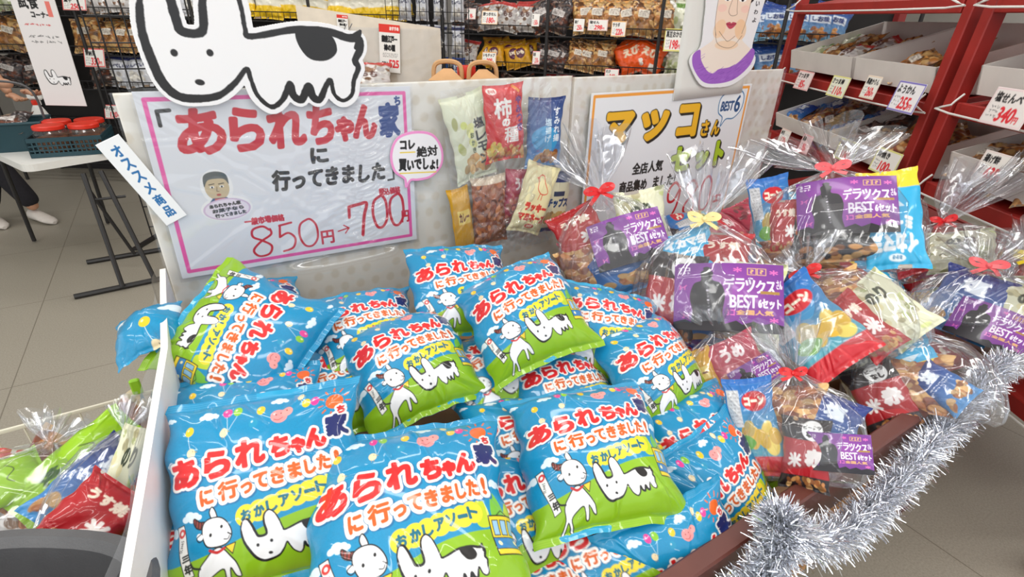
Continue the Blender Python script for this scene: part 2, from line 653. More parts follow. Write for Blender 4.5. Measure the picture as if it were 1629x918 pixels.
def sheet_mesh(name, cv, Wd, Hh, nu, nv, mt, thick=0.002, bend=None, cut=False, back=(225, 225, 222)):
    """a printed card in its local xy plane, printed side +z, centre at the origin; cut follows the drawing's outline"""
    col, al = cv.sample(nu, nv)
    X, Y = np.meshgrid((np.linspace(0, 1, nu) - 0.5) * Wd, (0.5 - np.linspace(0, 1, nv)) * Hh)
    Z = np.zeros_like(X) if bend is None else bend(X / Wd * 2, Y / Hh * 2)
    V = np.stack([X, Y, Z], -1).reshape(-1, 3)
    Q = grid_quads(nu, nv)
    if cut:
        keep = (al.ravel()[Q] > 0.5).all(1)
        Q = Q[keep]
    n = len(V)
    Vb = V.copy(); Vb[:, 2] -= thick
    E = np.concatenate([Q[:, [0, 1]], Q[:, [1, 2]], Q[:, [2, 3]], Q[:, [3, 0]]])
    key = E.min(1).astype(np.int64) * n * 2 + E.max(1)
    _, inv, cnt = np.unique(key, return_inverse=True, return_counts=True)
    B = E[cnt[inv] == 1]
    side = np.stack([B[:, 1], B[:, 0], B[:, 0] + n, B[:, 1] + n], 1)
    bk = Q[:, ::-1] + n
    used = np.unique(Q)
    remap = -np.ones(2 * n, int); remap[used] = np.arange(len(used)); remap[used + n] = np.arange(len(used)) + len(used)
    Fs = remap[np.concatenate([Q, side, bk])]
    VV = np.concatenate([V[used], Vb[used]])
    c = col.reshape(-1, 3)[used]
    cb = np.tile(lin(np.array(back) / 255.0), (len(used), 1))
    fl = np.concatenate([np.ones(len(Q), bool), np.zeros(len(side), bool), np.ones(len(bk), bool)])
    me = raw_mesh(name, VV, Fs, mt, np.concatenate([c, cb]))
    me.polygons.foreach_set('use_smooth', fl)
    return me


def pillow_mesh(name, cv, Wd, Hh, T, nu, nv, mt, seed=0, seal=0.05, bend=(0, 0, 0), crease=1.0, back=(60, 150, 200), lumps=0.0, pinch=0.09):
    """a filled pillow pack: flat crimped seals at both ends, puffed belly, creases; printed front +z"""
    r = random.Random(seed)
    s = np.linspace(-1, 1, nu)[None, :]; t = np.linspace(1, -1, nv)[:, None]
    s, t = np.broadcast_arrays(s, t)
    inner = 1 - seal * 2
    tt = np.clip(np.abs(t) / inner, 0, 1)
    A = np.clip(1 - tt ** 2.5, 0, 1) ** 0.6
    ss = np.clip(np.abs(s), 0, 1)
    B = np.clip(1 - ss ** 2.8, 0, 1) ** 0.55
    z = T * A * B
    x = s * Wd / 2 * (1 - pinch * A)
    y = t * Hh / 2 * (1 - 0.045 * (1 - ss ** 2))
    cre = np.zeros_like(z)
    for k in range(int(26 * min(crease, 1.4)) if crease > 0 else 0):
        if k % 2 == 0:                                            # folds running out of the seals and corners
            e = r.choice((-1, 1)); ax, ay = r.uniform(-1, 1), e * inner
            bx, by = ax * 0.45 + r.uniform(-0.25, 0.25), e * r.uniform(0.2, 0.7)
        else:
            e = r.choice((-1, 1)); ax, ay = e * 1.0, r.uniform(-0.9, 0.9)
            bx, by = e * r.uniform(0.2, 0.75), ay + r.uniform(-0.4, 0.4)
        dx, dy = bx - ax, by - ay
        q = np.clip(((s - ax) * dx + (t - ay) * dy) / (dx * dx + dy * dy), 0, 1)
        d = np.hypot(s - ax - q * dx, t - ay - q * dy)
        wd = r.uniform(0.02, 0.055)
        cre += r.choice((-1, 1, 1)) * r.uniform(0.002, 0.0062) * np.exp(-(d / wd) ** 2) * (1 - q * 0.9)
    for k in range(5):
        a, b, c = r.uniform(-3, 3), r.uniform(-3, 3), r.uniform(0, 6.28)
        cre += 0.0022 * np.sin(a * s * 2.2 + b * t * 2.2 + c)
    if lumps:
        for k in range(40):
            lx, ly = r.uniform(-0.85, 0.85), r.uniform(-0.85, 0.85)
            cre += lumps * np.exp(-(((s - lx) * Wd) ** 2 + ((t - ly) * Hh) ** 2) / (0.018 ** 2))
    sc = Wd / 0.29
    z = z + cre * crease * sc * (0.25 + 0.75 * np.minimum(1, 2 * A)) * np.minimum(1, 3 * (1 - ss))
    ripple = 0.0035 * sc * np.sin(s * r.uniform(7, 11) + r.uniform(0, 6)) + 0.002 * sc * np.sin(s * r.uniform(17, 25))
    base = ripple * np.clip((np.abs(t) - inner * 0.75) / (1 - inner * 0.75), 0, 1) + bend[0] * s * s + bend[1] * t * t + bend[2] * s * t
    x = x + 0.005 * sc * np.sin(t * 4 + seed) * ss + 0.003 * sc * np.sin(t * 13 + seed * 2) * ss ** 4
    Vf = np.stack([x, y, z + base], -1).reshape(-1, 3)
    col = cv.sample(nu, nv)[0].reshape(-1, 3)
    k = 4
    iu = np.unique(np.concatenate([np.arange(0, nu, k), [nu - 1]])); iv = np.unique(np.concatenate([np.arange(0, nv, k), [nv - 1]]))
    zb = -T * 0.75 * A * B + base - 0.0006
    Vb = np.stack([x, y, zb], -1)[iv][:, iu].reshape(-1, 3)
    cb = np.tile(lin(np.array(back) / 255.0), (len(Vb), 1))
    Fs = np.concatenate([grid_quads(nu, nv), grid_quads(len(iu), len(iv), len(Vf), True)])
    return raw_mesh(name, np.concatenate([Vf, Vb]), Fs, mt, np.concatenate([col, cb]))
# ------------------------------------------------------------------ artwork
BLK = (24, 22, 24)
DOG_BODY = [(222, 8), (226, 50), (240, 92), (258, 130), (282, 152), (312, 157), (348, 152), (374, 132), (392, 110), (399, 126), (410, 152), (432, 170), (450, 158), (461, 134), (467, 152), (480, 158), (491, 138), (498, 154), (509, 158), (519, 136), (526, 128), (532, 150), (546, 160), (560, 150), (563, 128), (570, 108), (565, 96), (573, 78), (570, 62), (552, 60), (520, 50), (470, 47), (400, 58), (390, 46), (384, 14), (372, -22), (352, -42), (330, -30), (322, 2), (322, 49), (290, 50), (280, 30), (270, -4), (256, -32), (238, -34), (226, -16)]


def dog(cv, ox, oy, s, line, card=0.0, fmap=None, rot=0.0):
    """a white cartoon dog with upright ears and one dark patch; card = width of white card left round it"""
    def tf(P):
        if fmap: return np.array([fmap(*p) for p in P])
        P = (np.asarray(P, float) - np.array([390, 70])) * s
        c, q = math.cos(rot), math.sin(rot)
        return np.stack([P[:, 0] * c - P[:, 1] * q + ox, P[:, 0] * q + P[:, 1] * c + oy], 1)
    out = spline(tf(DOG_BODY), 6, True)
    wht = (238, 238, 240)
    if card:
        m = cv.poly_mask(out, int(card) + 4)
        cv.paint(dilate(m[0], card), m[1], m[2], wht)
    cv.poly(out, wht)
    p = spline(tf([(470, 50), (476, 74), (494, 94), (520, 96), (536, 82), (530, 60), (512, 49), (490, 46)]), 5, True)
    cv.poly(p, BLK)
    rr = random.Random(3)
    wd = line * (1 + 0.35 * np.sin(np.linspace(0, 23, len(out))) + np.array([rr.uniform(-.08, .08) for _ in out]))
    cv.stroke(out, wd, BLK, True)
    for (x, y, a, b) in ((277, 84, 6.5, 7), (334, 84, 6.5, 7)):
        q = tf([(x, y)])[0]; cv.ell(q[0], q[1], a * s, b * s, BLK)
    n = tf([(318, 131)])[0]; cv.ell(n[0], n[1], 9 * s, 6 * s, BLK, 0.2)
    cv.stroke(tf([(554, 62), (573, 50), (566, 76)]), line * 0.7, BLK)
    if card:
        cv.stroke(tf([(548, 46), (552, 38)]), 3, BLK); cv.stroke(tf([(556, 46), (560, 38)]), 3, BLK)
    return cv


def cloud(cv, x, y, s, c=(222, 238, 246)):
    for dx, dy, r in ((-1, .1, .55), (-.3, -.25, .7), (.5, -.1, .6), (1.05, .15, .45), (0, .25, .6)):
        cv.ell(x + dx * s, y + dy * s, r * s, r * s * .75, c)


def balloon(cv, x, y, s, c, tx, ty):
    cv.stroke([(x, y + s), (tx, ty)], 1.6, (235, 240, 245))
    cv.ell(x, y, s * .85, s, c)
    cv.ell(x - s * .3, y - s * .35, s * .2, s * .28, (250, 250, 245), 0.4, 0.7)


def chick(cv, x, y, s):
    cv.ell(x, y, s, s * 1.15, (238, 218, 178))
    cv.stroke([(x + s * .8, y - s * .3), (x + s * 1.4, y - s * .1)], 2, (225, 170, 60))
    cv.ell(x + s * .35, y - s * .45, 1.5, 1.5, BLK)
    cv.stroke([(x - s * .3, y + s), (x - s * .3, y + s * 1.6)], 1.6, (180, 120, 60))
    cv.stroke([(x + s * .3, y + s), (x + s * .3, y + s * 1.6)], 1.6, (180, 120, 60))


def goat(cv, x, y, s):
    ol, wh = 4.2 * s, (240, 241, 244)
    T = lambda P: np.asarray(P, float) * s + np.array([x, y])
    for P in ([(-42, 96), (-50, 120), (-46, 150), (-62, 190), (-50, 192), (-34, 158), (-20, 190), (-8, 188), (-18, 150), (10, 128), (40, 120), (44, 162), (58, 164), (62, 120), (78, 150), (94, 152), (84, 112), (66, 84), (36, 50), (8, 50), (-20, 74)],):
        B = spline(T(P), 4, True); cv.poly(B, wh); cv.stroke(B, ol, BLK, True)
    cv.stroke(spline(T([(-42, 100), (-66, 92), (-76, 76)]), 5), ol * 1.6, BLK)
    for P in ([(-30, -22), (-58, -30), (-70, -50), (-66, -62), (-46, -48), (-22, -42)], [(4, -42), (-8, -70), (2, -88), (14, -72), (20, -46)]):
        H = spline(T(P), 4, True); cv.poly(H, (140, 60, 52) if P[0][0] < 0 else wh); cv.stroke(H, ol, BLK, True)
    for k in range(3): cv.stroke(T([(-60 + k * 11, -56 + k * 6), (-62 + k * 11, -36 + k * 5)]), ol * .8, BLK)
    E = spline(T([(-36, -8), (-30, -40), (0, -52), (36, -46), (62, -20), (72, 12), (56, 38), (20, 44), (-18, 34)]), 5, True)
    cv.poly(E, wh); cv.stroke(E, ol, BLK, True)
    cv.ell(*T([(-44, 0)])[0], 14 * s, 10 * s, wh, 0.6); cv.stroke(spline(T([(-36, -10), (-56, 2), (-46, 16), (-32, 12)]), 4), ol * .8, BLK)
    cv.ell(*T([(-4, 2)])[0], 5 * s, 6 * s, BLK); cv.ell(*T([(36, -18)])[0], 5 * s, 6 * s, BLK)
    cv.stroke(T([(58, 6), (70, 14)]), ol, BLK); cv.stroke(spline(T([(64, 16), (58, 26), (44, 24)]), 4), ol * .7, BLK)
    cv.stroke(spline(T([(-6, 50), (20, 62), (46, 52)]), 4), 9 * s, (196, 44, 46))
    cv.poly(T([(48, 48), (84, 42), (72, 76)]), (240, 206, 50)); cv.stroke(T([(48, 48), (84, 42), (72, 76)]), ol * .7, BLK, True)


def train(cv, x, y, w, h):
    P = lambda a, b: (x + a * w, y + b * h + a * h * -0.06)
    q = lambda a0, b0, a1, b1: [P(a0, b0), P(a1, b0), P(a1, b1), P(a0, b1)]
    cv.poly(q(0, 0, 1, 1), (238, 210, 44)); cv.poly(q(0, .55, 1, .84), (54, 132, 190))
    for a in (.1, .4, .7): cv.poly(q(a, .12, a + .22, .5), (150, 196, 226)); cv.stroke(q(a, .12, a + .22, .5), 3, BLK, True)
    cv.poly(q(.05, .86, .95, .97), (240, 214, 60))
    cv.ell(*P(.2, .7), w * .07, w * .07, (250, 240, 190)); cv.ell(*P(.8, .7), w * .07, w * .07, (250, 240, 190))
    cv.stroke(q(0, 0, 1, 1), 4.5, BLK, True); cv.stroke([P(0, .56), P(1, .56)], 2.5, BLK); cv.stroke([P(0, .85), P(1, .85)], 2.5, BLK)
    cv.stroke([P(.3, 0), P(.5, -.13), P(.7, 0)], 3, BLK)


def art_blue_bag(N=760):
    k = N / 720.0
    cv = Cv(N, N, (23, 140, 188))
    cv.noise(0.05, 4, 3)
    X = lambda v: v * N
    hill = [(0, N), (0, X(.80))] + [(X(a), X(.815 - .165 * (1 / (1 + math.exp(-(a - .45) * 7))))) for a in np.linspace(.05, 1, 24)] + [(N, N)]
    cv.poly(hill, (138, 184, 28))
    for (a, b, s, c) in ((.835, .575, .05, (186, 206, 40)), (.92, .555, .045, (120, 190, 60)), (.985, .6, .05, (186, 206, 40))):
        P = [(X(a), X(b - s * 1.5)), (X(a + s * .75), X(b + s * .2)), (X(a + s * .55), X(b + s * 1.4)), (X(a - s * .55), X(b + s * 1.4)), (X(a - s * .75), X(b + s * .2))]
        cv.poly(spline(P, 5, True), c)
    for a, b, s in ((.24, .115, .034), (.59, .085, .03), (.06, .34, .022), (.955, .44, .03), (.045, .66, .03), (.15, .605, .036), (.03, .1, .02)): cloud(cv, X(a), X(b), X(s))
    for (a, b, c, tx, ty) in ((.335, .115, (232, 64, 150), .345, .215), (.385, .115, (140, 200, 50), .35, .215), (.145, .185, (244, 200, 40), .16, .28), (.5, .13, (244, 200, 40), .58, .2), (.735, .13, (246, 200, 40), .7, .1), (.78, .125, (232, 64, 150), .71, .1), (.47, .2, (36, 150, 190), .5, .25)):
        balloon(cv, X(a), X(b), X(.026), c, X(tx), X(ty))
    chick(cv, X(.325), X(.225), X(.021)); chick(cv, X(.165), X(.3), X(.021)); chick(cv, X(.7), X(.085), X(.017))
    cv.ell(X(.6), X(.185), X(.046), X(.038), (240, 150, 150), 0.5); cv.ell(X(.64), X(.165), X(.03), X(.026), (242, 160, 156), -0.3)
    for a, b in ((.585, .175), (.61, .17), (.64, .158)): cv.ell(X(a), X(b), 2.6 * k, 3 * k, (120, 40, 40))
    cv.stroke(spline([(X(.575), X(.2)), (X(.6), X(.207)), (X(.62), X(.195))], 4), 2 * k, (150, 50, 50))
    cv.ell(X(.885), X(.145), X(.047), X(.043), (232, 104, 40))
    for i in range(11):
        a = i * 2 * PI / 11
        cv.stroke([(X(.885) + X(.062) * math.cos(a), X(.145) + X(.062) * math.sin(a)), (X(.885) + X(.083) * math.cos(a), X(.145) + X(.083) * math.sin(a))], 6 * k, (232, 104, 40))
    W8, RED, ORA = (246, 242, 236), (220, 38, 40), (214, 96, 34)
    B = lambda a, b, c, d: (X(a), X(b), X(c), X(d))
    sh = (int(5 * k), (30, 110, 160))
    letters = [('あ', B(.05, .325, .2, .465)), ('ら', B(.225, .31, .36, .445)), ('れ', B(.385, .285, .535, .425)), ('ち', B(.56, .3, .66, .405)), ('ゃ', B(.67, .325, .735, .4)), ('ん', B(.74, .285, .845, .385))]
    l2 = [('に', B(.2, .49, .265, .565)), ('行', B(.29, .47, .395, .56)), ('っ', B(.41, .5, .465, .55)), ('て', B(.475, .465, .545, .54)), ('き', B(.56, .455, .625, .535)), ('ま', B(.645, .445, .705, .525)), ('し', B(.725, .44, .775, .515)), ('た', B(.785, .425, .85, .505)), ('!', B(.875, .415, .893, .495))]
    shr = lambda b, f: ((b[0] + b[2]) / 2 - (b[2] - b[0]) * f / 2, (b[1] + b[3]) / 2 - (b[3] - b[1]) * f / 2, (b[0] + b[2]) / 2 + (b[2] - b[0]) * f / 2, (b[1] + b[3]) / 2 + (b[3] - b[1]) * f / 2)
    letters = [(s, shr(b, .9)) for s, b in letters]; l2 = [(s, shr(b, .92)) for s, b in l2]
    for s, b in letters + l2:                                       # the white sticker edge first, so neighbours never cut each other
        cv.text(s, b, W8, rot=-.07, bold=16 * k, shadow=sh)
    for s, b in letters: cv.text(s, b, RED, rot=-.07, bold=7 * k)
    for s, b in l2: cv.text(s, b, ORA, rot=-.07, bold=3.4 * k)
    cv.text('家', B(.855, .225, .965, .335), W8, rot=-.1, bold=15 * k); cv.text('ち', B(.905, .175, .945, .215), W8, rot=-.1, bold=10 * k)
    cv.text('家', B(.855, .225, .965, .335), (30, 42, 104), rot=-.1, bold=6 * k)
    cv.text('ち', B(.905, .175, .945, .215), (206, 40, 44), rot=-.1, bold=2.5 * k)
    bub = [('お', .405, .625), ('か', .47, .615), ('し', .53, .605), ('ア', .59, .592), ('ソ', .65, .58), ('ー', .71, .57), ('ト', .765, .555)]
    for s, a, b in bub: cv.ell(X(a + .022), X(b + .025), X(.052), X(.05), (240, 214, 52))
    for s, a, b in bub:
        hh = .05 if s != 'ー' else .012
        cv.text(s, B(a, b + (.05 - hh) / 2, a + .046, b + (.05 + hh) / 2), (22, 108, 130), rot=-.1, bold=2.6 * k)
    ban = [(X(.055), X(.635)), (X(.1), X(.63)), (X(.165), X(.86)), (X(.12), X(.875))]
    cv.poly(ban, (242, 240, 236)); cv.stroke(ban, 3 * k, BLK, True)
    cv.ell(X(.088), X(.665), X(.02), X(.02), (212, 60, 56)); cv.ell(X(.088), X(.665), X(.009), X(.009), (242, 240, 236))
    cv.scribble(X(.088), X(.695), X(.1), X(.75), 6, BLK, 1.6 * k, 4)
    cv.text('三', B(.105, .765, .142, .79), BLK, bold=1.6 * k, rot=-.2); cv.text('年', B(.118, .805, .155, .85), BLK, bold=1.6 * k, rot=-.2)
    goat(cv, X(.255), X(.7), k * 1.0)
    dog(cv, X(.595), X(.765), k * .8, 6.5 * k, rot=-.12)
    train(cv, X(.865), X(.6), X(.15), X(.17))
    for t in (.012, .024, .036, .965, .977, .989): cv.rect(0, X(t) - 1, N, X(t) + 1, (190, 225, 240) if t < .5 else (190, 220, 90), .35)
    return cv


def art_price_poster():
    cv = Cv(900, 640, (229, 231, 236))
    cv.frame(26, 24, 874, 616, 13, (238, 92, 170))
    RED, BL, NV = (206, 28, 52), (26, 24, 28), (34, 70, 140)
    cv.stroke([(52, 104), (52, 60), (86, 58)], 12, BL)
    for s, b in (('あ', (96, 60, 226, 200)), ('ら', (250, 62, 350, 198)), ('れ', (372, 58, 490, 196)), ('ち', (508, 62, 590, 192)), ('ゃ', (604, 108, 662, 188)), ('ん', (672, 66, 752, 182))):
        cv.text(s, b, RED, bold=7.5, wob=.015, seed=ord(s), shear=.04)
    cv.text('家', (772, 62, 846, 184), NV, bold=6); cv.text('ち', (834, 36, 856, 68), NV, bold=2)
    cv.text('に', (500, 212, 558, 264), BL, bold=4.5)
    cv.text('行ってきました', (354, 284, 775, 356), BL, bold=4, wob=.02, shear=.12, seed=5)
    cv.stroke([(812, 300), (812, 358), (788, 360)], 8, BL)
    cv.text('一般市場価格', (236, 446, 372, 472), RED, bold=1.6, wob=.02)
    cv.text('税込価格', (746, 392, 836, 420), RED, bold=1.6, wob=.02)
    P = lambda pts, w: cv.stroke(spline(pts, 8), w, RED)
    # 850
    P([(312, 500), (292, 484), (258, 492), (254, 520), (284, 540), (312, 566), (300, 596), (264, 600), (248, 574), (276, 544), (316, 520), (316, 498)], 8)
    P([(352, 490), (346, 536)], 8); P([(350, 490), (394, 484)], 8); P([(346, 536), (378, 524), (400, 550), (388, 586), (352, 596)], 8)
    cv.stroke(spline([(448, 482), (424, 500), (418, 546), (434, 586), (462, 590), (484, 560), (484, 510), (466, 482)], 8, True), 8, RED, True)
    cv.text('円', (498, 538, 546, 592), RED, bold=2.2)
    cv.stroke([(566, 548), (606, 540)], 5, RED); cv.stroke([(590, 526), (610, 540), (594, 560)], 5, RED)
    # 700
    cv.stroke([(618, 452), (616, 496)], 12, RED); cv.stroke(spline([(618, 452), (660, 446), (690, 446), (676, 500), (664, 580)], 8), 13, RED)
    for x in (714, 786):
        cv.stroke(spline([(x + 32, 424), (x + 6, 446), (x, 500), (x + 14, 552), (x + 38, 556), (x + 58, 520), (x + 58, 456), (x + 46, 426)], 8, True), 11, RED, True)
    cv.text('円', (838, 500, 868, 550), RED, bold=2.2)
    # little round drawing of a person over a speech balloon
    cv.ell(172, 318, 50, 62, (244, 244, 244)); cv.ell(190, 398, 82, 46, (244, 244, 244))
    cv.ell(172, 322, 38, 44, (206, 186, 150)); cv.poly(spline([(134, 316), (138, 276), (172, 264), (206, 276), (210, 312), (196, 292), (150, 292)], 5, True), (86, 92, 92))
    for x in (157, 187): cv.ell(x, 318, 7, 4, (250, 250, 250)); cv.ell(x, 319, 3, 3.5, BL); cv.stroke([(x - 8, 309), (x + 8, 307)], 3, (60, 50, 40))
    cv.stroke([(172, 318), (169, 334), (176, 335)], 2, (120, 90, 60)); cv.ell(173, 347, 7, 4, (180, 70, 60))
    cv.poly([(140, 372), (152, 358), (196, 358), (210, 374)], (60, 84, 130)); cv.rect(158, 360, 190, 374, (206, 90, 84))
    cv.ell(190, 402, 76, 40, (214, 190, 216)); cv.ell(190, 402, 70, 35, (236, 226, 238))
    for i, s in enumerate(('あられちゃん家', 'お菓子なら', '行ってきました')): cv.text(s, (136 + i * 6, 378 + i * 18, 236 + i * 6, 391 + i * 18), BL, bold=.8, rot=-.06)
    return cv


def art_second_poster():
    cv = Cv(900, 640, (232, 234, 238))
    cv.frame(16, 12, 884, 628, 11, (240, 160, 66))
    YE, LM, BL = (238, 182, 40), (176, 206, 32), (30, 28, 24)

    def block(s, b, c, bold):
        mx, my = (b[0] + b[2]) / 2, (b[1] + b[3]) / 2
        b = tuple(m + (v - m) * .82 for v, m in zip(b, (mx, my, mx, my))); bold = bold * .85
        cv.text(s, (b[0] + 7, b[1] + 7, b[2] + 7, b[3] + 7), BL, bold=bold + 3.5, wob=.0)
        cv.text(s, b, BL, bold=bold + 3.5); cv.text(s, b, c, bold=bold)
    for s, b in (('マ', (80, 70, 230, 190)), ('ッ', (258, 74, 420, 196)), ('コ', (466, 60, 592, 200))): block(s, b, YE, 12)
    for s, b in (('さ', (618, 132, 670, 206)), ('ん', (686, 136, 742, 206))): block(s, b, YE, 3.5)
    for s, b in (('セ', (462, 232, 590, 346)), ('ッ', (620, 268, 700, 346)), ('ト', (744, 228, 800, 346))): block(s, b, LM, 10)
    e = [(740, 30), (800, 16), (858, 40), (862, 100), (820, 138), (770, 140), (742, 168), (744, 132), (712, 108), (708, 58)]
    cv.poly(spline(e, 5, True), (240, 244, 248)); cv.stroke(spline(e, 5, True), 5, (58, 120, 170), True)
    cv.text('BEST', (724, 66, 804, 104), (40, 80, 130), bold=1.6, shear=.1); cv.text('6', (812, 44, 846, 112), (40, 80, 130), bold=2.2)
    cv.text('全店人気', (250, 280, 420, 326), BL, bold=2, wob=.02); cv.text('商品集め', (190, 350, 340, 396), BL, bold=2, wob=.02); cv.text('ました!', (380, 350, 510, 398), BL, bold=2.4, wob=.02)
    RED = (204, 30, 44)
    S = lambda pts, cl=False: cv.stroke(spline(pts, 8, cl), 12, RED, cl)
    S([(556, 420), (520, 392), (486, 420), (490, 470), (524, 474), (556, 424), (548, 500), (516, 560)])
    S([(662, 420), (636, 396), (602, 414), (606, 444), (644, 476), (664, 520), (640, 552), (604, 540), (602, 506), (640, 466), (668, 430)])
    S([(726, 392), (702, 420), (698, 480), (712, 540), (742, 548), (764, 510), (764, 430), (746, 396)], True)
    cv.text('円', (790, 490, 850, 552), RED, bold=2.6)
    return cv


def art_portrait():
    """coloured-pencil bust of a person in a purple dress, on white card cut round the shoulders"""
    cv = Cv(420, 620, (236, 234, 236), 0.0)
    T = lambda P, c, k=6: cv.poly(spline(P, k, True), c)
    T([(52, 20), (372, 20), (384, 240), (372, 400), (412, 470), (392, 540), (300, 606), (200, 618), (100, 600), (20, 500), (16, 448), (60, 396), (52, 240)], (236, 235, 238), 8)
    T([(112, 170), (106, 80), (150, 30), (210, 18), (270, 30), (312, 80), (308, 190)], (44, 38, 40))
    T([(22, 448), (70, 410), (122, 372), (136, 330), (282, 330), (300, 372), (352, 410), (398, 448), (330, 540), (200, 590), (80, 540)], (240, 226, 214))
    T([(116, 160), (124, 96), (170, 66), (250, 66), (298, 100), (306, 170), (300, 290), (270, 350), (210, 372), (150, 350), (118, 290)], (242, 216, 196))
    cv.ell(150, 318, 34, 46, (240, 196, 150), .3, .55); cv.ell(276, 320, 34, 52, (240, 190, 140), -.3, .6); cv.ell(210, 398, 70, 24, (240, 200, 160), 0, .6); cv.ell(144, 220, 26, 18, (244, 190, 180), 0, .5); cv.ell(280, 220, 26, 18, (244, 190, 180), 0, .5)
    ln = (120, 96, 84)
    for P in ([(128, 330), (150, 386), (200, 410), (250, 404), (292, 350)], [(150, 330), (190, 366), (214, 378), (250, 352)], [(196, 170), (184, 228), (196, 250), (216, 254), (236, 246), (232, 226), (222, 170)], [(112, 170), (118, 290), (136, 350)], [(306, 180), (300, 280), (288, 340)]): cv.stroke(spline(P, 6), 2.2, ln)
    for x in (166, 254):
        cv.ell(x, 178, 22, 9, (250, 248, 246)); cv.ell(x, 178, 8, 8, (40, 30, 34)); cv.stroke(spline([(x - 26, 176), (x, 164), (x + 26, 174)], 5), 4, (50, 36, 40)); cv.stroke(spline([(x - 28, 148), (x, 138), (x + 28, 148)], 5), 4, (60, 44, 44))
    T([(182, 292), (202, 284), (212, 290), (222, 284), (244, 290), (230, 310), (212, 318), (196, 310)], (190, 70, 92)); cv.stroke(spline([(184, 293), (212, 298), (242, 291)], 5), 2.5, (110, 30, 46))
    T([(24, 446), (60, 420), (76, 470), (120, 524), (160, 540), (190, 520), (250, 512), (300, 490), (350, 440), (374, 414), (398, 440), (378, 510), (300, 576), (200, 596), (110, 582), (40, 510)], (158, 98, 196))
    r = random.Random(2)
    for _ in range(120):
        x, y = r.uniform(50, 380), r.uniform(440, 590)
        if cv.c[int(y), int(x), 1] < .5: cv.stroke([(x, y), (x + r.uniform(10, 26), y - r.uniform(4, 16))], 2.4, r.choice(((120, 66, 168), (180, 130, 214))), op=.6)
    for i, s in enumerate('おいしいわよ'): cv.text(s, (338, 60 + i * 40, 360, 82 + i * 40), (70, 66, 70), bold=.8)
    return cv


def art_purple_card():
    cv = Cv(520, 420, (122, 48, 148))
    for i in range(26):
        t = i / 26.0
        cv.ell(230, 180, 300 * (1 - t), 240 * (1 - t), (122 + 50 * t, 48 + 40 * t, 148 + 36 * t), op=.25)
    BK, WH = (22, 18, 30), (244, 236, 248)
    cv.poly(spline([(96, 420), (92, 300), (78, 210), (96, 130), (130, 108), (128, 60), (142, 44), (140, 30), (160, 24), (178, 34), (176, 48), (188, 62), (184, 104), (226, 128), (246, 200), (236, 300), (240, 420)], 6, True), BK)
    cv.poly([(0, 420), (0, 372), (60, 352), (90, 372), (240, 376), (300, 350), (330, 374), (380, 352), (420, 372), (470, 356), (520, 372), (520, 420)], BK)
    for k, s in enumerate(('デ', 'ラ', 'ッ', 'ク', 'ス')): cv.text(s, (246 + k * 48, 92 + k * 4, 288 + k * 48, 170 + k * 4), WH, bold=2.2)
    cv.text('さん', (486, 96, 512, 150), WH, bold=1.4)
    cv.text('BEST', (270, 196, 396, 272), WH, bold=2.4); cv.text('6セット', (402, 216, 506, 272), WH, bold=2.2)
    cv.rect(410, 168, 500, 186, (170, 130, 60)); cv.text('全国人気', (300, 286, 470, 314), (228, 176, 120), bold=1.6); cv.text('3コ', (256, 286, 292, 320), (236, 120, 200), bold=1.4)
    for x in (350, 396): cv.frame(x, 30, x + 40, 70, 4, (226, 180, 120)); cv.text('?', (x + 12, 38, x + 28, 62), (226, 180, 120), bold=1.2)
    cv.text('3コ', (20, 26, 76, 48), WH, bold=1.4); cv.text('セット', (20, 54, 76, 68), WH, bold=.8)
    for x, y in ((300, 40), (470, 50), (40, 150), (60, 330), (470, 340)): cv.text('3イ' if x < 100 else '*', (x - 16, y - 14, x + 22, y + 16), (232, 110, 190), bold=1.4)
    for k in range(11): cv.text('ー' if k % 3 == 2 else 'マイ'[k % 2], (154 + k * 1.6, 124 + k * 20, 164 + k * 1.6, 136 + k * 20), (220, 214, 226), bold=.3)
    return cv


def food(cv, x0, y0, x1, y1, n, cols, r0, r1, seed):
    r = random.Random(seed)
    for _ in range(n):
        c = r.choice(cols); d = r.uniform(.75, 1.12)
        cv.ell(r.uniform(x0, x1), r.uniform(y0, y1), r.uniform(r0, r1), r.uniform(r0, r1) * .75, tuple(min(255, v * d) for v in c), r.uniform(0, 3))


TAN = [(206, 150, 90), (186, 122, 66), (224, 178, 116), (160, 96, 52)]


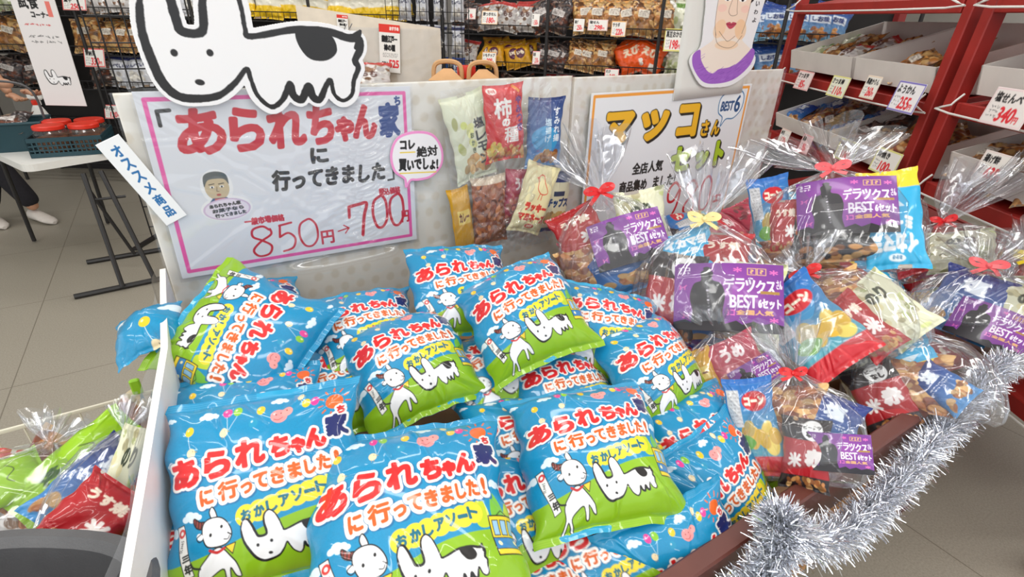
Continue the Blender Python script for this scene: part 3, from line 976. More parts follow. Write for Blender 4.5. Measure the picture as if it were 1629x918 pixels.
def art_pack(kind, w=240, h=330):
    cv = Cv(w, h, (230, 226, 210))
    B = lambda a, b, c, d: (a * w, b * h, c * w, d * h)
    if kind == 'lemon':
        cv.rect(0, 0, w, h, (222, 226, 198)); food(cv, .1 * w, .2 * h, .5 * w, .6 * h, 9, [(206, 214, 120), (220, 224, 150)], 14, 26, 3)
        food(cv, .2 * w, .7 * h, .8 * w, .88 * h, 26, [(232, 196, 136), (206, 160, 100)], 14, 24, 4)
        for k, s in enumerate('塩レモン'): cv.text(s, B(.58, .28 + k * .14, .84, .39 + k * .14), (40, 44, 50), bold=1.8)
        for k, s in enumerate('おかき'): cv.text(s, B(.44, .42 + k * .09, .52, .48 + k * .09), (70, 90, 60), bold=1)
    elif kind == 'kaki':
        cv.rect(0, 0, w, h, (216, 36, 38)); cv.text('柿', B(.2, .16, .62, .4), (250, 246, 240), bold=3.2); cv.text('の', B(.36, .42, .54, .51), (250, 246, 240), bold=3.5); cv.text('種', B(.4, .53, .78, .74), (250, 246, 240), bold=1.8)
        for k, s in enumerate('やみつき'): cv.text(s, B(.76, .16 + k * .115, .92, .25 + k * .115), (104, 40, 130), bold=2.6)
        food(cv, .1 * w, .8 * h, .95 * w, .97 * h, 46, [(224, 150, 70), (240, 196, 120), (196, 110, 50)], 10, 18, 5); food(cv, .05 * w, .74 * h, .3 * w, .9 * h, 10, [(236, 206, 90)], 12, 18, 6)
        cv.ell(.18 * w, .07 * h, 30, 13, (244, 230, 220)); cv.text('だいいち', B(.1, .05, .26, .09), (200, 40, 40), bold=.6); cv.stroke([(.72 * w, .03 * h), (.86 * w, .1 * h)], 12, (234, 150, 60))
    elif kind == 'blue':
        for i in range(20): cv.rect(0, h * i / 20, w, h * (i + 1) / 20, (34 + i * 3, 60 + i * 5, 120 + i * 5))
        cv.poly(spline([(20, h * .5), (w * .4, h * .38), (w * .8, h * .5), (w * .7, h * .74), (w * .2, h * .72)], 6, True), (60, 160, 214))
        for k, s in enumerate('すみれ揚'): cv.text(s, B(.66, .14 + k * .125, .86, .24 + k * .125), (244, 248, 252), bold=1.4)
        for k, s in enumerate('塩揚げ'): cv.text(s, B(.4, .28 + k * .12, .58, .38 + k * .12), (210, 236, 250), bold=1.4)
        food(cv, .2 * w, .78 * h, .8 * w, .92 * h, 30, TAN, 14, 24, 7)
    elif kind == 'lucky':
        cv.rect(0, 0, w, h, (238, 228, 178)); c = (226, 96, 70)
        cv.stroke(spline([(.36 * w, .2 * h), (.42 * w, .14 * h), (.52 * w, .15 * h), (.56 * w, .22 * h), (.74 * w, .36 * h), (.56 * w, .4 * h), (.4 * w, .34 * h), (.38 * w, .24 * h)], 6, True), 5, c, True)
        cv.stroke([(.5 * w, .4 * h), (.48 * w, .48 * h)], 5, c); cv.stroke([(.58 * w, .4 * h), (.58 * w, .48 * h)], 5, c); cv.poly([(.3 * w, .19 * h), (.37 * w, .17 * h), (.37 * w, .21 * h)], c)
        for s, b in (('ラッキー', B(.16, .55, .86, .66)), ('マヨネーズ', B(.08, .7, .92, .81))): cv.text(s, b, (214, 70, 56), bold=4)
        cv.ell(.52 * w, .89 * h, 34, 12, (214, 70, 56)); cv.text('おかき', B(.44, .872, .6, .908), (244, 236, 210), bold=.6)
    elif kind == 'chip':
        cv.rect(0, 0, w, h, (232, 224, 190)); cv.rect(0, 0, w, .16 * h, (46, 58, 110)); cv.rect(.3 * w, .3 * h, .72 * w, .38 * h, (60, 70, 96)); cv.text('チップス', B(.12, .42, .92, .56), (40, 70, 120), bold=4)
        food(cv, .15 * w, .68 * h, .9 * w, .86 * h, 26, [(226, 186, 116), (206, 160, 90)], 18, 32, 8); cv.rect(0, .92 * h, w, h, (46, 70, 130))
    elif kind == 'brown':
        cv.rect(0, 0, w, h, (150, 84, 48)); food(cv, 0, 0, w, h, 150, [(166, 92, 50), (130, 66, 36), (190, 120, 70), (112, 56, 40)], 12, 26, 9); cv.rect(0, 0, w, .1 * h, (214, 196, 170))
    elif kind == 'mustard':
        cv.rect(0, 0, w, h, (214, 160, 34)); cv.rect(.2 * w, .3 * h, .8 * w, .5 * h, (240, 210, 110)); cv.text('カレー', B(.26, .34, .74, .46), (120, 60, 20), bold=3)
    elif kind == 'berry':
        cv.rect(0, 0, w, h, (186, 60, 84)); food(cv, .1 * w, .5 * h, .9 * w, .9 * h, 26, [(206, 130, 110), (150, 70, 80)], 14, 26, 2); cv.text('うめ', B(.28, .14, .72, .34), (250, 236, 236), bold=4)
    elif kind == 'redrice':
        cv.rect(0, 0, w, h, (36, 28, 32)); cv.rect(0, .3 * h, w, .8 * h, (176, 26, 36)); cv.text('赤', B(.5, .42, .84, .64), (248, 240, 236), bold=6); cv.text('米', B(.14, .5, .4, .68), (248, 240, 236), bold=4)
        cv.ell(.62 * w, .16 * h, 52, 46, (240, 240, 238)); cv.text('ピーナツ', B(.44, .09, .8, .14), BLK, bold=1.2); cv.text('なし', B(.5, .17, .74, .25), BLK, bold=2.6)
        food(cv, .1 * w, .84 * h, .9 * w, .97 * h, 26, TAN, 10, 16, 10)
    elif kind == 'redplain':
        cv.rect(0, 0, w, h, (176, 30, 38)); cv.text('米', B(.5, .5, .84, .7), (248, 240, 236), bold=5); cv.text('うす焼', B(.2, .2, .8, .34), (248, 230, 210), bold=3); food(cv, .1 * w, .8 * h, .9 * w, .95 * h, 22, TAN, 10, 18, 13)
    elif kind == 'corn':
        for i in range(16): cv.rect(0, h * i / 16, w, h * (i + 1) / 16, (40 + 4 * i, 110 + 5 * i, 190))
        cv.rect(0, .8 * h, w, h, (214, 40, 52)); food(cv, .2 * w, .5 * h, .9 * w, .75 * h, 8, [(244, 196, 60), (248, 214, 96)], 26, 44, 11)
        cv.poly(spline([(.1 * w, .66 * h), (.3 * w, .58 * h), (.5 * w, .66 * h), (.3 * w, .74 * h)], 5, True), (110, 180, 50)); cv.ell(.6 * w, .24 * h, 62, 34, (206, 36, 48)); cv.text('コーン', B(.4, .2, .8, .28), (250, 240, 220), bold=3)
        cv.rect(.04 * w, .12 * h, .3 * w, .5 * h, (206, 208, 212)); cv.scribble(.06 * w, .14 * h, .28 * w, .48 * h, 9, (140, 140, 146), 1.4)
    elif kind == 'cyan':
        cv.rect(0, 0, w, h, (54, 178, 226)); cv.rect(0, .8 * h, w, h, (246, 218, 60)); cv.text('イカマヨ', B(.14, .16, .88, .32), (244, 250, 252), bold=5); cv.text('ミーティ', B(.2, .38, .86, .5), (244, 250, 252), bold=4); cv.poly([(.3 * w, .6 * h), (.5 * w, .74 * h), (.7 * w, .6 * h)], (220, 240, 248)); cv.ell(.5 * w, .1 * h, 34, 12, (236, 246, 250)); cv.text('おかき', B(.42, .085, .58, .12), (40, 120, 170), bold=.6)
    elif kind == 'black':
        cv.rect(0, 0, w, h, (40, 40, 46)); cv.rect(.1 * w, .12 * h, .62 * w, .5 * h, (236, 124, 46)); food(cv, .15 * w, .2 * h, .6 * w, .5 * h, 10, [(244, 150, 60), (220, 96, 30)], 16, 28, 12)
        cv.ell(.76 * w, .38 * h, 42, 42, (236, 236, 236)); cv.ell(.76 * w, .38 * h, 35, 35, (40, 40, 46)); cv.ell(.76 * w, .38 * h, 29, 29, (236, 236, 236)); cv.text('昔', B(.69, .335, .83, .42), BLK, bold=2)
        food(cv, 0, .76 * h, w, h, 40, TAN, 12, 20, 14)
    elif kind == 'navy':
        for i in range(16): cv.rect(0, h * i / 16, w, h * (i + 1) / 16, (26 + 3 * i, 44 + 7 * i, 120 + 6 * i))
        cv.text('塩', B(.3, .14, .66, .36), (236, 244, 252), bold=5); cv.scribble(.12 * w, .42 * h, .88 * w, .52 * h, 2, (230, 236, 250), 3); food(cv, .1 * w, .66 * h, .9 * w, .9 * h, 24, TAN, 16, 28, 15)
    elif kind == 'cream':
        cv.rect(0, 0, w, h, (226, 226, 196)); food(cv, 0, 0, w, h, 26, [(206, 214, 150), (214, 206, 160)], 12, 26, 16); cv.text('のり', B(.3, .2, .7, .38), (60, 70, 50), bold=4)
    elif kind == 'cookie':
        cv.rect(0, 0, w, h, (120, 70, 50)); food(cv, 0, 0, w, h, 90, TAN + [(140, 70, 44)], 18, 34, 17)
    # packs on the racks
    elif kind == 'r_yellow':
        cv.rect(0, 0, w, h, (238, 196, 20)); cv.rect(0, .42 * h, w, .66 * h, (228, 224, 206)); cv.text('おかき', B(.15, .14, .85, .32), (120, 60, 20), bold=5)
    elif kind == 'r_pouch':
        cv.rect(0, 0, w, h, (222, 164, 34)); cv.ell(.5 * w, .42 * h, 60, 86, (92, 34, 66)); cv.text('いも', B(.32, .32, .68, .5), (240, 226, 200), bold=5); cv.rect(0, 0, w, .08 * h, (170, 110, 20))
    elif kind == 'r_white':
        cv.rect(0, 0, w, h, (218, 220, 226)); cv.rect(0, .06 * h, w, .18 * h, (50, 58, 110)); cv.text('せんべい', B(.1, .3, .9, .42), (60, 66, 100), bold=3); food(cv, .2 * w, .55 * h, .8 * w, .85 * h, 16, [(200, 196, 190), (230, 226, 216)], 18, 30, 18)
    elif kind == 'r_senbei':
        cv.rect(0, 0, w, h, (150, 106, 66)); food(cv, 0, 0, w, h, 110, [(206, 150, 84), (176, 116, 58), (226, 184, 120), (110, 70, 40)], 18, 32, 19); cv.rect(.3 * w, .3 * h, .7 * w, .5 * h, (230, 224, 210)); cv.scribble(.34 * w, .33 * h, .66 * w, .47 * h, 3, (90, 50, 40), 3)
    elif kind == 'r_dark':
        cv.rect(0, 0, w, h, (66, 58, 60)); food(cv, 0, 0, w, h, 100, [(90, 70, 62), (44, 38, 40), (140, 120, 110), (120, 66, 46)], 14, 26, 20); cv.rect(.25 * w, .3 * h, .75 * w, .5 * h, (214, 208, 204)); cv.scribble(.3 * w, .33 * h, .7 * w, .47 * h, 3, (60, 40, 40), 3)
    elif kind == 'r_orange':
        cv.rect(0, 0, w, h, (240, 90, 24)); cv.text('えび', B(.25, .2, .75, .46), (250, 230, 200), bold=5); cv.rect(.62 * w, .66 * h, .9 * w, .86 * h, (244, 236, 226))
    elif kind == 'r_blue':
        for i in range(12): cv.rect(0, h * i / 12, w, h * (i + 1) / 12, (34 + 8 * i, 66 + 10 * i, 140 + 6 * i))
        cv.rect(.15 * w, .28 * h, .85 * w, .5 * h, (214, 224, 236)); cv.text('しお味', B(.22, .32, .78, .46), (40, 60, 120), bold=3); food(cv, .2 * w, .66 * h, .8 * w, .9 * h, 18, TAN, 18, 28, 21)
    elif kind == 'r_clear':
        cv.rect(0, 0, w, h, (206, 202, 200)); food(cv, 0, 0, w, h, 60, [(226, 222, 220), (176, 170, 170), (150, 110, 80), (236, 232, 226)], 20, 36, 22); cv.rect(0, 0, w, .14 * h, (190, 60, 56)); cv.text('もち', B(.3, .34, .7, .52), (90, 50, 40), bold=4)
    elif kind == 'r_green':
        cv.rect(0, 0, w, h, (206, 210, 186)); food(cv, 0, 0, w, h, 60, [(226, 228, 206), (170, 180, 130), (240, 240, 226)], 20, 36, 23); cv.rect(.2 * w, .1 * h, .8 * w, .24 * h, (110, 150, 70))
    elif kind == 'lime':
        cv.rect(0, 0, w, h, (156, 206, 28)); cv.stroke(spline([(.3 * w, .4 * h), (.45 * w, .32 * h), (.6 * w, .44 * h), (.72 * w, .38 * h)], 5), 4, BLK); cv.text('枝豆', B(.3, .6, .7, .74), (40, 90, 20), bold=4)
    return cv


def art_tag(top, price, border=(240, 240, 240), bg=(240, 238, 232), w=150, h=96, pc=(226, 50, 60)):
    cv = Cv(w, h, bg)
    cv.frame(3, 3, w - 4, h - 4, 5, border)
    cv.text(top, (12, 12, min(w - 12, 12 + 24 * len(top)), 36), BLK, bold=1.3, wob=.03)
    cv.text(price, (w * .34, h * .5, w * .34 + 19 * len(price), h * .88), pc, bold=1.6, shear=.1)
    cv.text('円', (w * .36 + 19 * len(price), h * .7, w * .36 + 19 * len(price) + 15, h * .87), pc, bold=.6)
    cv.scribble(12, h * .45, w * .3, h * .85, 3, (90, 86, 90), 1.2, len(top) + int(price))
    return cv
# ------------------------------------------------------------------ the setting and its light
def structure(name, mb, m):
    o = mb.build(name, m); o['kind'] = 'structure'; return o


def uvbox(mb, u0, u1, v0, v1, z0, z1):
    P = [W(u0, v0, z0), W(u1, v0, z0), W(u1, v1, z0), W(u0, v1, z0), W(u0, v0, z1), W(u1, v0, z1), W(u1, v1, z1), W(u0, v1, z1)]
    return mb.hexa(P)


structure('floor', uvbox(MB(), -9, 9, -7, 8, -0.1, 0), floor_mat())
structure('ceiling', uvbox(MB(), -7, 7, -2.7, 8, 2.9, 3.0), mat('ceiling_board', rgb(236, 236, 232), 0.8, noise=0.03, nscale=5))
m_wall = mat('store_wall', rgb(206, 202, 196), 0.8, noise=0.04, nscale=4)
structure('wall_back', uvbox(MB(), -7, 7, 7.0, 7.1, 0, 2.9), m_wall)
structure('wall_right', uvbox(MB(), 4.4, 4.5, 2.6, 7.0, 0, 2.9), m_wall)
structure('wall_left', uvbox(MB(), -6.6, -6.5, 2.6, 7.0, 0, 2.9), m_wall)
R_UV = np.stack([RH, FH, [0, 0, 1]], 1)
for i, (u, v) in enumerate([(-3.6 + 1.5 * a + (.5 if b == .45 else 0), b) for b in (4.2, 2.3, 0.45, -0.9, -2.3) for a in range(6)]):  # rearmost row added, offset row shifted, as fill for the right-hand floor
    la = bpy.data.lights.new('ceiling_tube_and_fill', 'AREA')
    la.shape = 'RECTANGLE'; la.size = 1.3; la.size_y = 0.16
    la.energy = LAMP_W
    la.color = (1.0, 0.985, 0.96)
    lo = bpy.data.objects.new('ceiling_tube_and_fill', la); COL.objects.link(lo)
    lo.matrix_world = Matrix.Translation(Vector(W(u, v, 2.86))) @ Matrix([list(r) for r in R_UV]).to_4x4()

# ------------------------------------------------------------------ the display table with its brown rail
TX0, TX1, TY0, TY1 = -0.17, 2.36, 0.325, 1.44
RAIL_Z = 0.66
t = tag(empty('display_table', (1.1, 0.88, 0)), 'long low sales table with a brown wooden front rail, heaped with snack bags', 'display table')


def P_(x, y, z): return np.array([x - 1.1, y - 0.88, z])


def part(name, a, b, m, parent, bev=0.0):
    a, b = np.array(a, float), np.array(b, float)
    return MB().box((a + b) / 2, b - a, None, bev).build(name, m, parent)


part('front_rail', P_(TX0, TY0 - .018, RAIL_Z - .12), P_(TX1, TY0 + .02, RAIL_Z), M['brown_wood'], t, .004)
part('side_rail', P_(TX1 - .035, TY0 + .02, RAIL_Z - .12), P_(TX1, TY1, RAIL_Z), M['brown_wood'], t, .004)
part('back_rail', P_(TX0, TY1 - .03, RAIL_Z - .12), P_(TX1 - .036, TY1, RAIL_Z), M['brown_wood'], t, .004)
part('tray_floor', P_(TX0, TY0 + .021, RAIL_Z - .14), P_(TX1 - .036, TY1 - .031, RAIL_Z - .115), M['tan_board'], t)
part('lower_shelf', P_(TX0 + .1, TY0 - .0, .26), P_(TX1 - .45, TY1 - .1, .285), M['tan_board'], t)
for x in (TX0 + .12, TX1 - .5):
    for y in (TY0 + .02, TY1 - .17): part('leg', P_(x - .03, y, 0), P_(x + .03, y + .06, RAIL_Z - .14), M['brown_wood'], t)

# ------------------------------------------------------------------ the two cream boards along the back
YB = 1.385


def art_board(w, h, seed):
    cv = Cv(w, h, (242, 237, 226)); r = random.Random(seed); s = w / 26.0
    for j in range(int(h / s) + 1):
        for i in range(27):
            if r.random() < .8: cv.ell((i + .5 * (j % 2)) * s, j * s, s * .26, s * .3, (232, 223, 206), r.random())
    return cv


def board(name, x0, x1, z0, z1, y, label, seed, px, bulges=()):
    root = tag(empty(name, ((x0 + x1) / 2, y, z0)), label, 'display board')
    R = frame((1, 0, 0), (0, -1, 0))
    w, h = x1 - x0, z1 - z0
    o = link('panel', sheet_mesh('panel', art_board(px, int(px * h / w), seed), w, h, px // 2, int(px * h / w) // 2, M['laminated'], 0.012, back=(214, 206, 190)), root)
    pose(o, (0, 0, h / 2), R)
    f = link('clear_wrap', sheet_wrap(w + .008, h + .006, seed, bulges), root)
    pose(f, (0, -.009, h / 2), R)
    return root


def sheet_wrap(w, h, seed, bulges=(), crinkle=(), m='wrap'):
    r = random.Random(seed); n, k = (90, 50) if not (bulges or crinkle) else (220, 200)
    s, tt = np.meshgrid(np.linspace(-1, 1, n), np.linspace(1, -1, k))
    z = np.zeros_like(s)
    for _ in range(16):
        a, b, c = r.uniform(-1, 1), r.uniform(-1, 1), r.uniform(-.5, .5); L = math.hypot(a, b)
        z += r.uniform(.0008, .003) * np.exp(-(((a * s + b * tt) / L - c) / r.uniform(.02, .07)) ** 2)
    z += .0015 * np.sin(4 * s + 2 * tt)
    for (cs, ct, ws, wt, am) in bulges:                            # loose folds that catch the lamps
        z += am * np.exp(-((tt - ct - .25 * wt * (s - cs)) / wt) ** 2) * np.clip(1 - ((s - cs) / ws) ** 2, 0, 1) ** .5
    for (cs, ct, ws, wt, am, f) in crinkle:
        e = np.exp(-((s - cs) / ws) ** 4 - ((tt - ct) / wt) ** 4)
        z += am * e * (np.sin(f * tt + 3 * np.sin(f * .31 * s) + 2.2 * np.sin(f * .23 * tt + 9 * s)) + .6 * np.sin(1.9 * f * tt - f * .8 * s))
    V = np.stack([s * w / 2, tt * h / 2, np.abs(z)], -1).reshape(-1, 3)
    return raw_mesh('clear_wrap', V, grid_quads(n, k), M[m])


board('display_board', -0.108, 1.065, 0.56, 1.342, YB, 'cream dotted board wrapped in film, standing behind the blue snack bags', 3, 620, ((-.29, -.16, .26, .035, .03),))
board('display_board', 1.075, 2.145, 0.56, 1.337, YB, 'cream dotted board wrapped in film, standing behind the clear gift bags', 8, 560)

RB = frame((1, 0, 0), (0, -1, 0))


def tilted(a):
    c, s = math.cos(a), math.sin(a)
    return RB @ np.array([[c, -s, 0], [s, c, 0], [0, 0, 1.0]])


# the large price poster
o = link('price_poster', sheet_mesh('price_poster', art_price_poster(), .60, .425, 700, 496, M['laminated'], .0015))
pose(o, (.222, YB - .018, 1.128), tilted(-.02))
tag(o, 'large white poster with a pink border, red brush lettering and the prices 850 and 700', 'poster')
f = link('clear_cover', sheet_wrap(.61, .44, 21, (), ((.52, .1, .2, .9, .0050, 46), (.2, -.1, .16, .5, .0012, 40))), o); pose(f, (0, 0, .0022))
o = link('price_poster', sheet_mesh('price_poster', art_second_poster(), .80, .57, 560, 400, M['laminated'], .0015))
pose(o, (1.533, YB - .018, 1.005), tilted(0.0))
tag(o, 'white poster with an orange border and thick yellow and lime lettering, behind the gift bags', 'poster')
# dog cut-out on the top edge
cv = Cv(640, 420, (238, 238, 240), 0.0)
DX0, DZ1, DS = -.10, 1.585, 640 / .56


def on_card(px, py):
    q = on_y(px, py, YB - .034)
    return ((q[0] - DX0) * DS, (DZ1 - q[2]) * DS)


dog(cv, 0, 0, 1.15, 15, 19, on_card)
o = link('dog_cutout', sheet_mesh('dog_cutout', cv, .56, .3675, 560, 368, M['laminated'], .004, cut=True))
pose(o, (DX0 + .28, YB - .034, DZ1 - .18375), RB)
tag(o, 'white card cut out as a cartoon dog with thick black outline, above the pink poster', 'cutout sign')
# portrait cut-out and its white backing card
bk = tag(empty('portrait_sign', (1.70, YB - .03, 1.26)), 'hand-drawn portrait card of a person in a purple dress above the orange-bordered poster', 'cutout sign')
o = link('backing_card', sheet_mesh('backing_card', Cv(60, 60, (228, 227, 222)), .37, .5, 12, 12, M['paper'], .004), bk); pose(o, (-.02, 0.006, .245), tilted(0.03))
o = link('portrait', sheet_mesh('portrait', art_portrait(), .375, .40, 330, 360, M['paper'], .003, cut=True), bk); pose(o, (.018, -.004, .225), tilted(0.0))
# speech balloon
cv = Cv(300, 290, (240, 240, 240), 0.0)
e = spline([(20, 110), (60, 40), (150, 20), (240, 40), (286, 110), (280, 190), (220, 240), (150, 248), (110, 246), (84, 276), (80, 236), (30, 190)], 6, True)
cv.poly(e, (240, 238, 242)); cv.stroke(e, 13, (240, 150, 206), True)
cv.text('コレ', (70, 54, 142, 94), BLK, bold=2.6, wob=.02); cv.text('絶対', (152, 90, 262, 138), BLK, bold=2.4, wob=.02); cv.stroke([(66, 108), (142, 112)], 6, (236, 208, 70))
cv.text('買いでしょ!', (56, 146, 262, 200), BLK, bold=2.8, wob=.03, rot=.06); cv.stroke([(56, 206), (250, 220)], 6, (236, 208, 70))
o = link('speech_balloon', sheet_mesh('speech_balloon', cv, .165, .165, 160, 160, M['laminated'], .002, cut=True)); pose(o, (.53, YB - .026, 1.148), tilted(.0))
tag(o, 'pink-edged white speech balloon card between the pink poster and the hanging sample packs', 'card')
# slanted strip
cv = Cv(420, 110, (238, 240, 242))
for i, s in enumerate('オススメ商品'): cv.text(s, (36 + i * 62, 30, 76 + i * 62, 78), (40, 110, 170), bold=2.2, rot=-PI / 2, wob=.02)
o = link('paper_strip', sheet_mesh('paper_strip', cv, .205, .048, 210, 54, M['paper'], .0015)); pose(o, (-.099, YB - .024, 1.163), tilted(-PI / 2 + .40))
tag(o, 'narrow white paper strip with blue writing, stuck aslant over the left board edge', 'paper strip')

# ------------------------------------------------------------------ sample packs hung on the seam between the boards
def hang(kind, cx, cz, w, h, a, label, T=.022, dy=0.0, seed=1):
    o = link('sample_pack', pillow_mesh('sample_pack', art_pack(kind), w, h, T, 110, 150, M['foil'], seed, .04, crease=.9, back=(200, 196, 180)))
    pose(o, (cx, YB - .045 - dy, cz), tilted(a))
    return tag(o, label, 'snack pack', 'sample packs hung on the board')


hang('lemon', .685, 1.195, .135, .25, .22, 'pale green salt lemon sample pack, tilted, left of the red sample pack', dy=.0, seed=2)
hang('kaki', .778, 1.232, .132, .215, .06, 'red sample pack with a big white character, at the top of the hanging samples', dy=.03, seed=3)
hang('blue', .935, 1.19, .135, .21, -.02, 'blue sample pack with white writing, right of the red sample pack', dy=.005, seed=4)
hang('brown', .74, .975, .12, .22, .05, 'brown clear sample pack of crackers below the pale green one', dy=.012, seed=5)
hang('mustard', .655, .95, .07, .22, .14, 'mustard yellow sample pack at the lower left of the hanging samples', dy=.0, seed=6)
hang('berry', .845, 1.0, .10, .18, -.1, 'pink sample pack half hidden behind the cream bird pack', dy=.0, seed=7)
hang('chip', .985, .965, .115, .21, -.12, 'cream chip sample pack with navy ends, right of the bird pack', dy=.008, seed=8)
hang('lucky', .882, 1.0, .128, .225, -.33, 'cream sample pack with a red bird drawing, tilted', dy=.045, seed=9)
fl = link('clear_bag', sheet_wrap(.34, .50, 31, (), ((0, 0, .8, .9, .0042, 15), (.2, -.5, .5, .4, .003, 32)), 'cello')); pose(fl, (.76, YB - .105, 1.095), tilted(.08))
tag(fl, 'clear film bag stretched over the hanging sample packs', 'clear bag')
fl['kind'] = 'thing'

# ------------------------------------------------------------------ left side board: white corrugated card in film
path = [(-.109, 1.37, .955), (-.117, 1.037, .93), (-.143, .873, .90), (-.164, .726, .88), (-.187, .607, .85), (-.225, .38, .77)]
mb = MB()
for i in range(len(path) - 1):
    a, b = np.array(path[i]), np.array(path[i + 1])
    q = np.array([-.012, 0, 0])
    lo = np.array([0, 0, -.28])
    mb.hexa([a + lo + q, a + lo, b + lo, b + lo + q, a + q, a, b, b + q])
sb = tag(empty('side_board', (-.11, 1.0, .54)), 'thin white card panel standing along the left end of the table, film hanging off it', 'side panel')
o = mb.build('panel', M['white_card'], sb); pose(o, (.11, -1.0, -.54))
r = random.Random(5)
n, k = 60, 26
V = []
for j in range(k):
    for i in range(n):
        f = i / (n - 1); y = 1.38 - f * .92
        x = np.interp(y, [.38, .607, .726, .873, 1.037, 1.37], [-.225, -.187, -.164, -.143, -.117, -.109]) - .016
        z = np.interp(y, [.38, .607, .726, .873, 1.037, 1.37], [.77, .85, .88, .90, .93, .955]) - j / (k - 1) * .4
        V.append((x - .012 * abs(math.sin(9 * f + 2.2 * j / k)) - .006 * math.sin(31 * f + 3 * j / k), y, z))
o = link('clear_wrap', raw_mesh('clear_wrap', V, grid_quads(n, k), M['cello']), sb); pose(o, (.11, -1.0, -.54))
# ------------------------------------------------------------------ the heap of blue snack bags
ART = art_blue_bag()
SKY = Cv(190, 190)
SKY.c[:] = ART.c[40:230, 0:190]
BAG = 'blue snack bags heaped on the table'


def snack_bag(C, b, v, label, size=.29, res=200, seed=1, T=.05, bend=(-.02, -.015, .01), crease=1.0, h=None, art=None):
    R = frame(b, np.cross(b, v))
    h = h or size
    me = pillow_mesh('snack_bag', art or ART, size, h, T, res, int(res * h / size), M['foil'], seed, .045, bend, crease, back=(36, 160, 205))
    o = link('snack_bag', me)
    pose(o, C, R)
    return tag(o, label, 'snack bag', BAG)


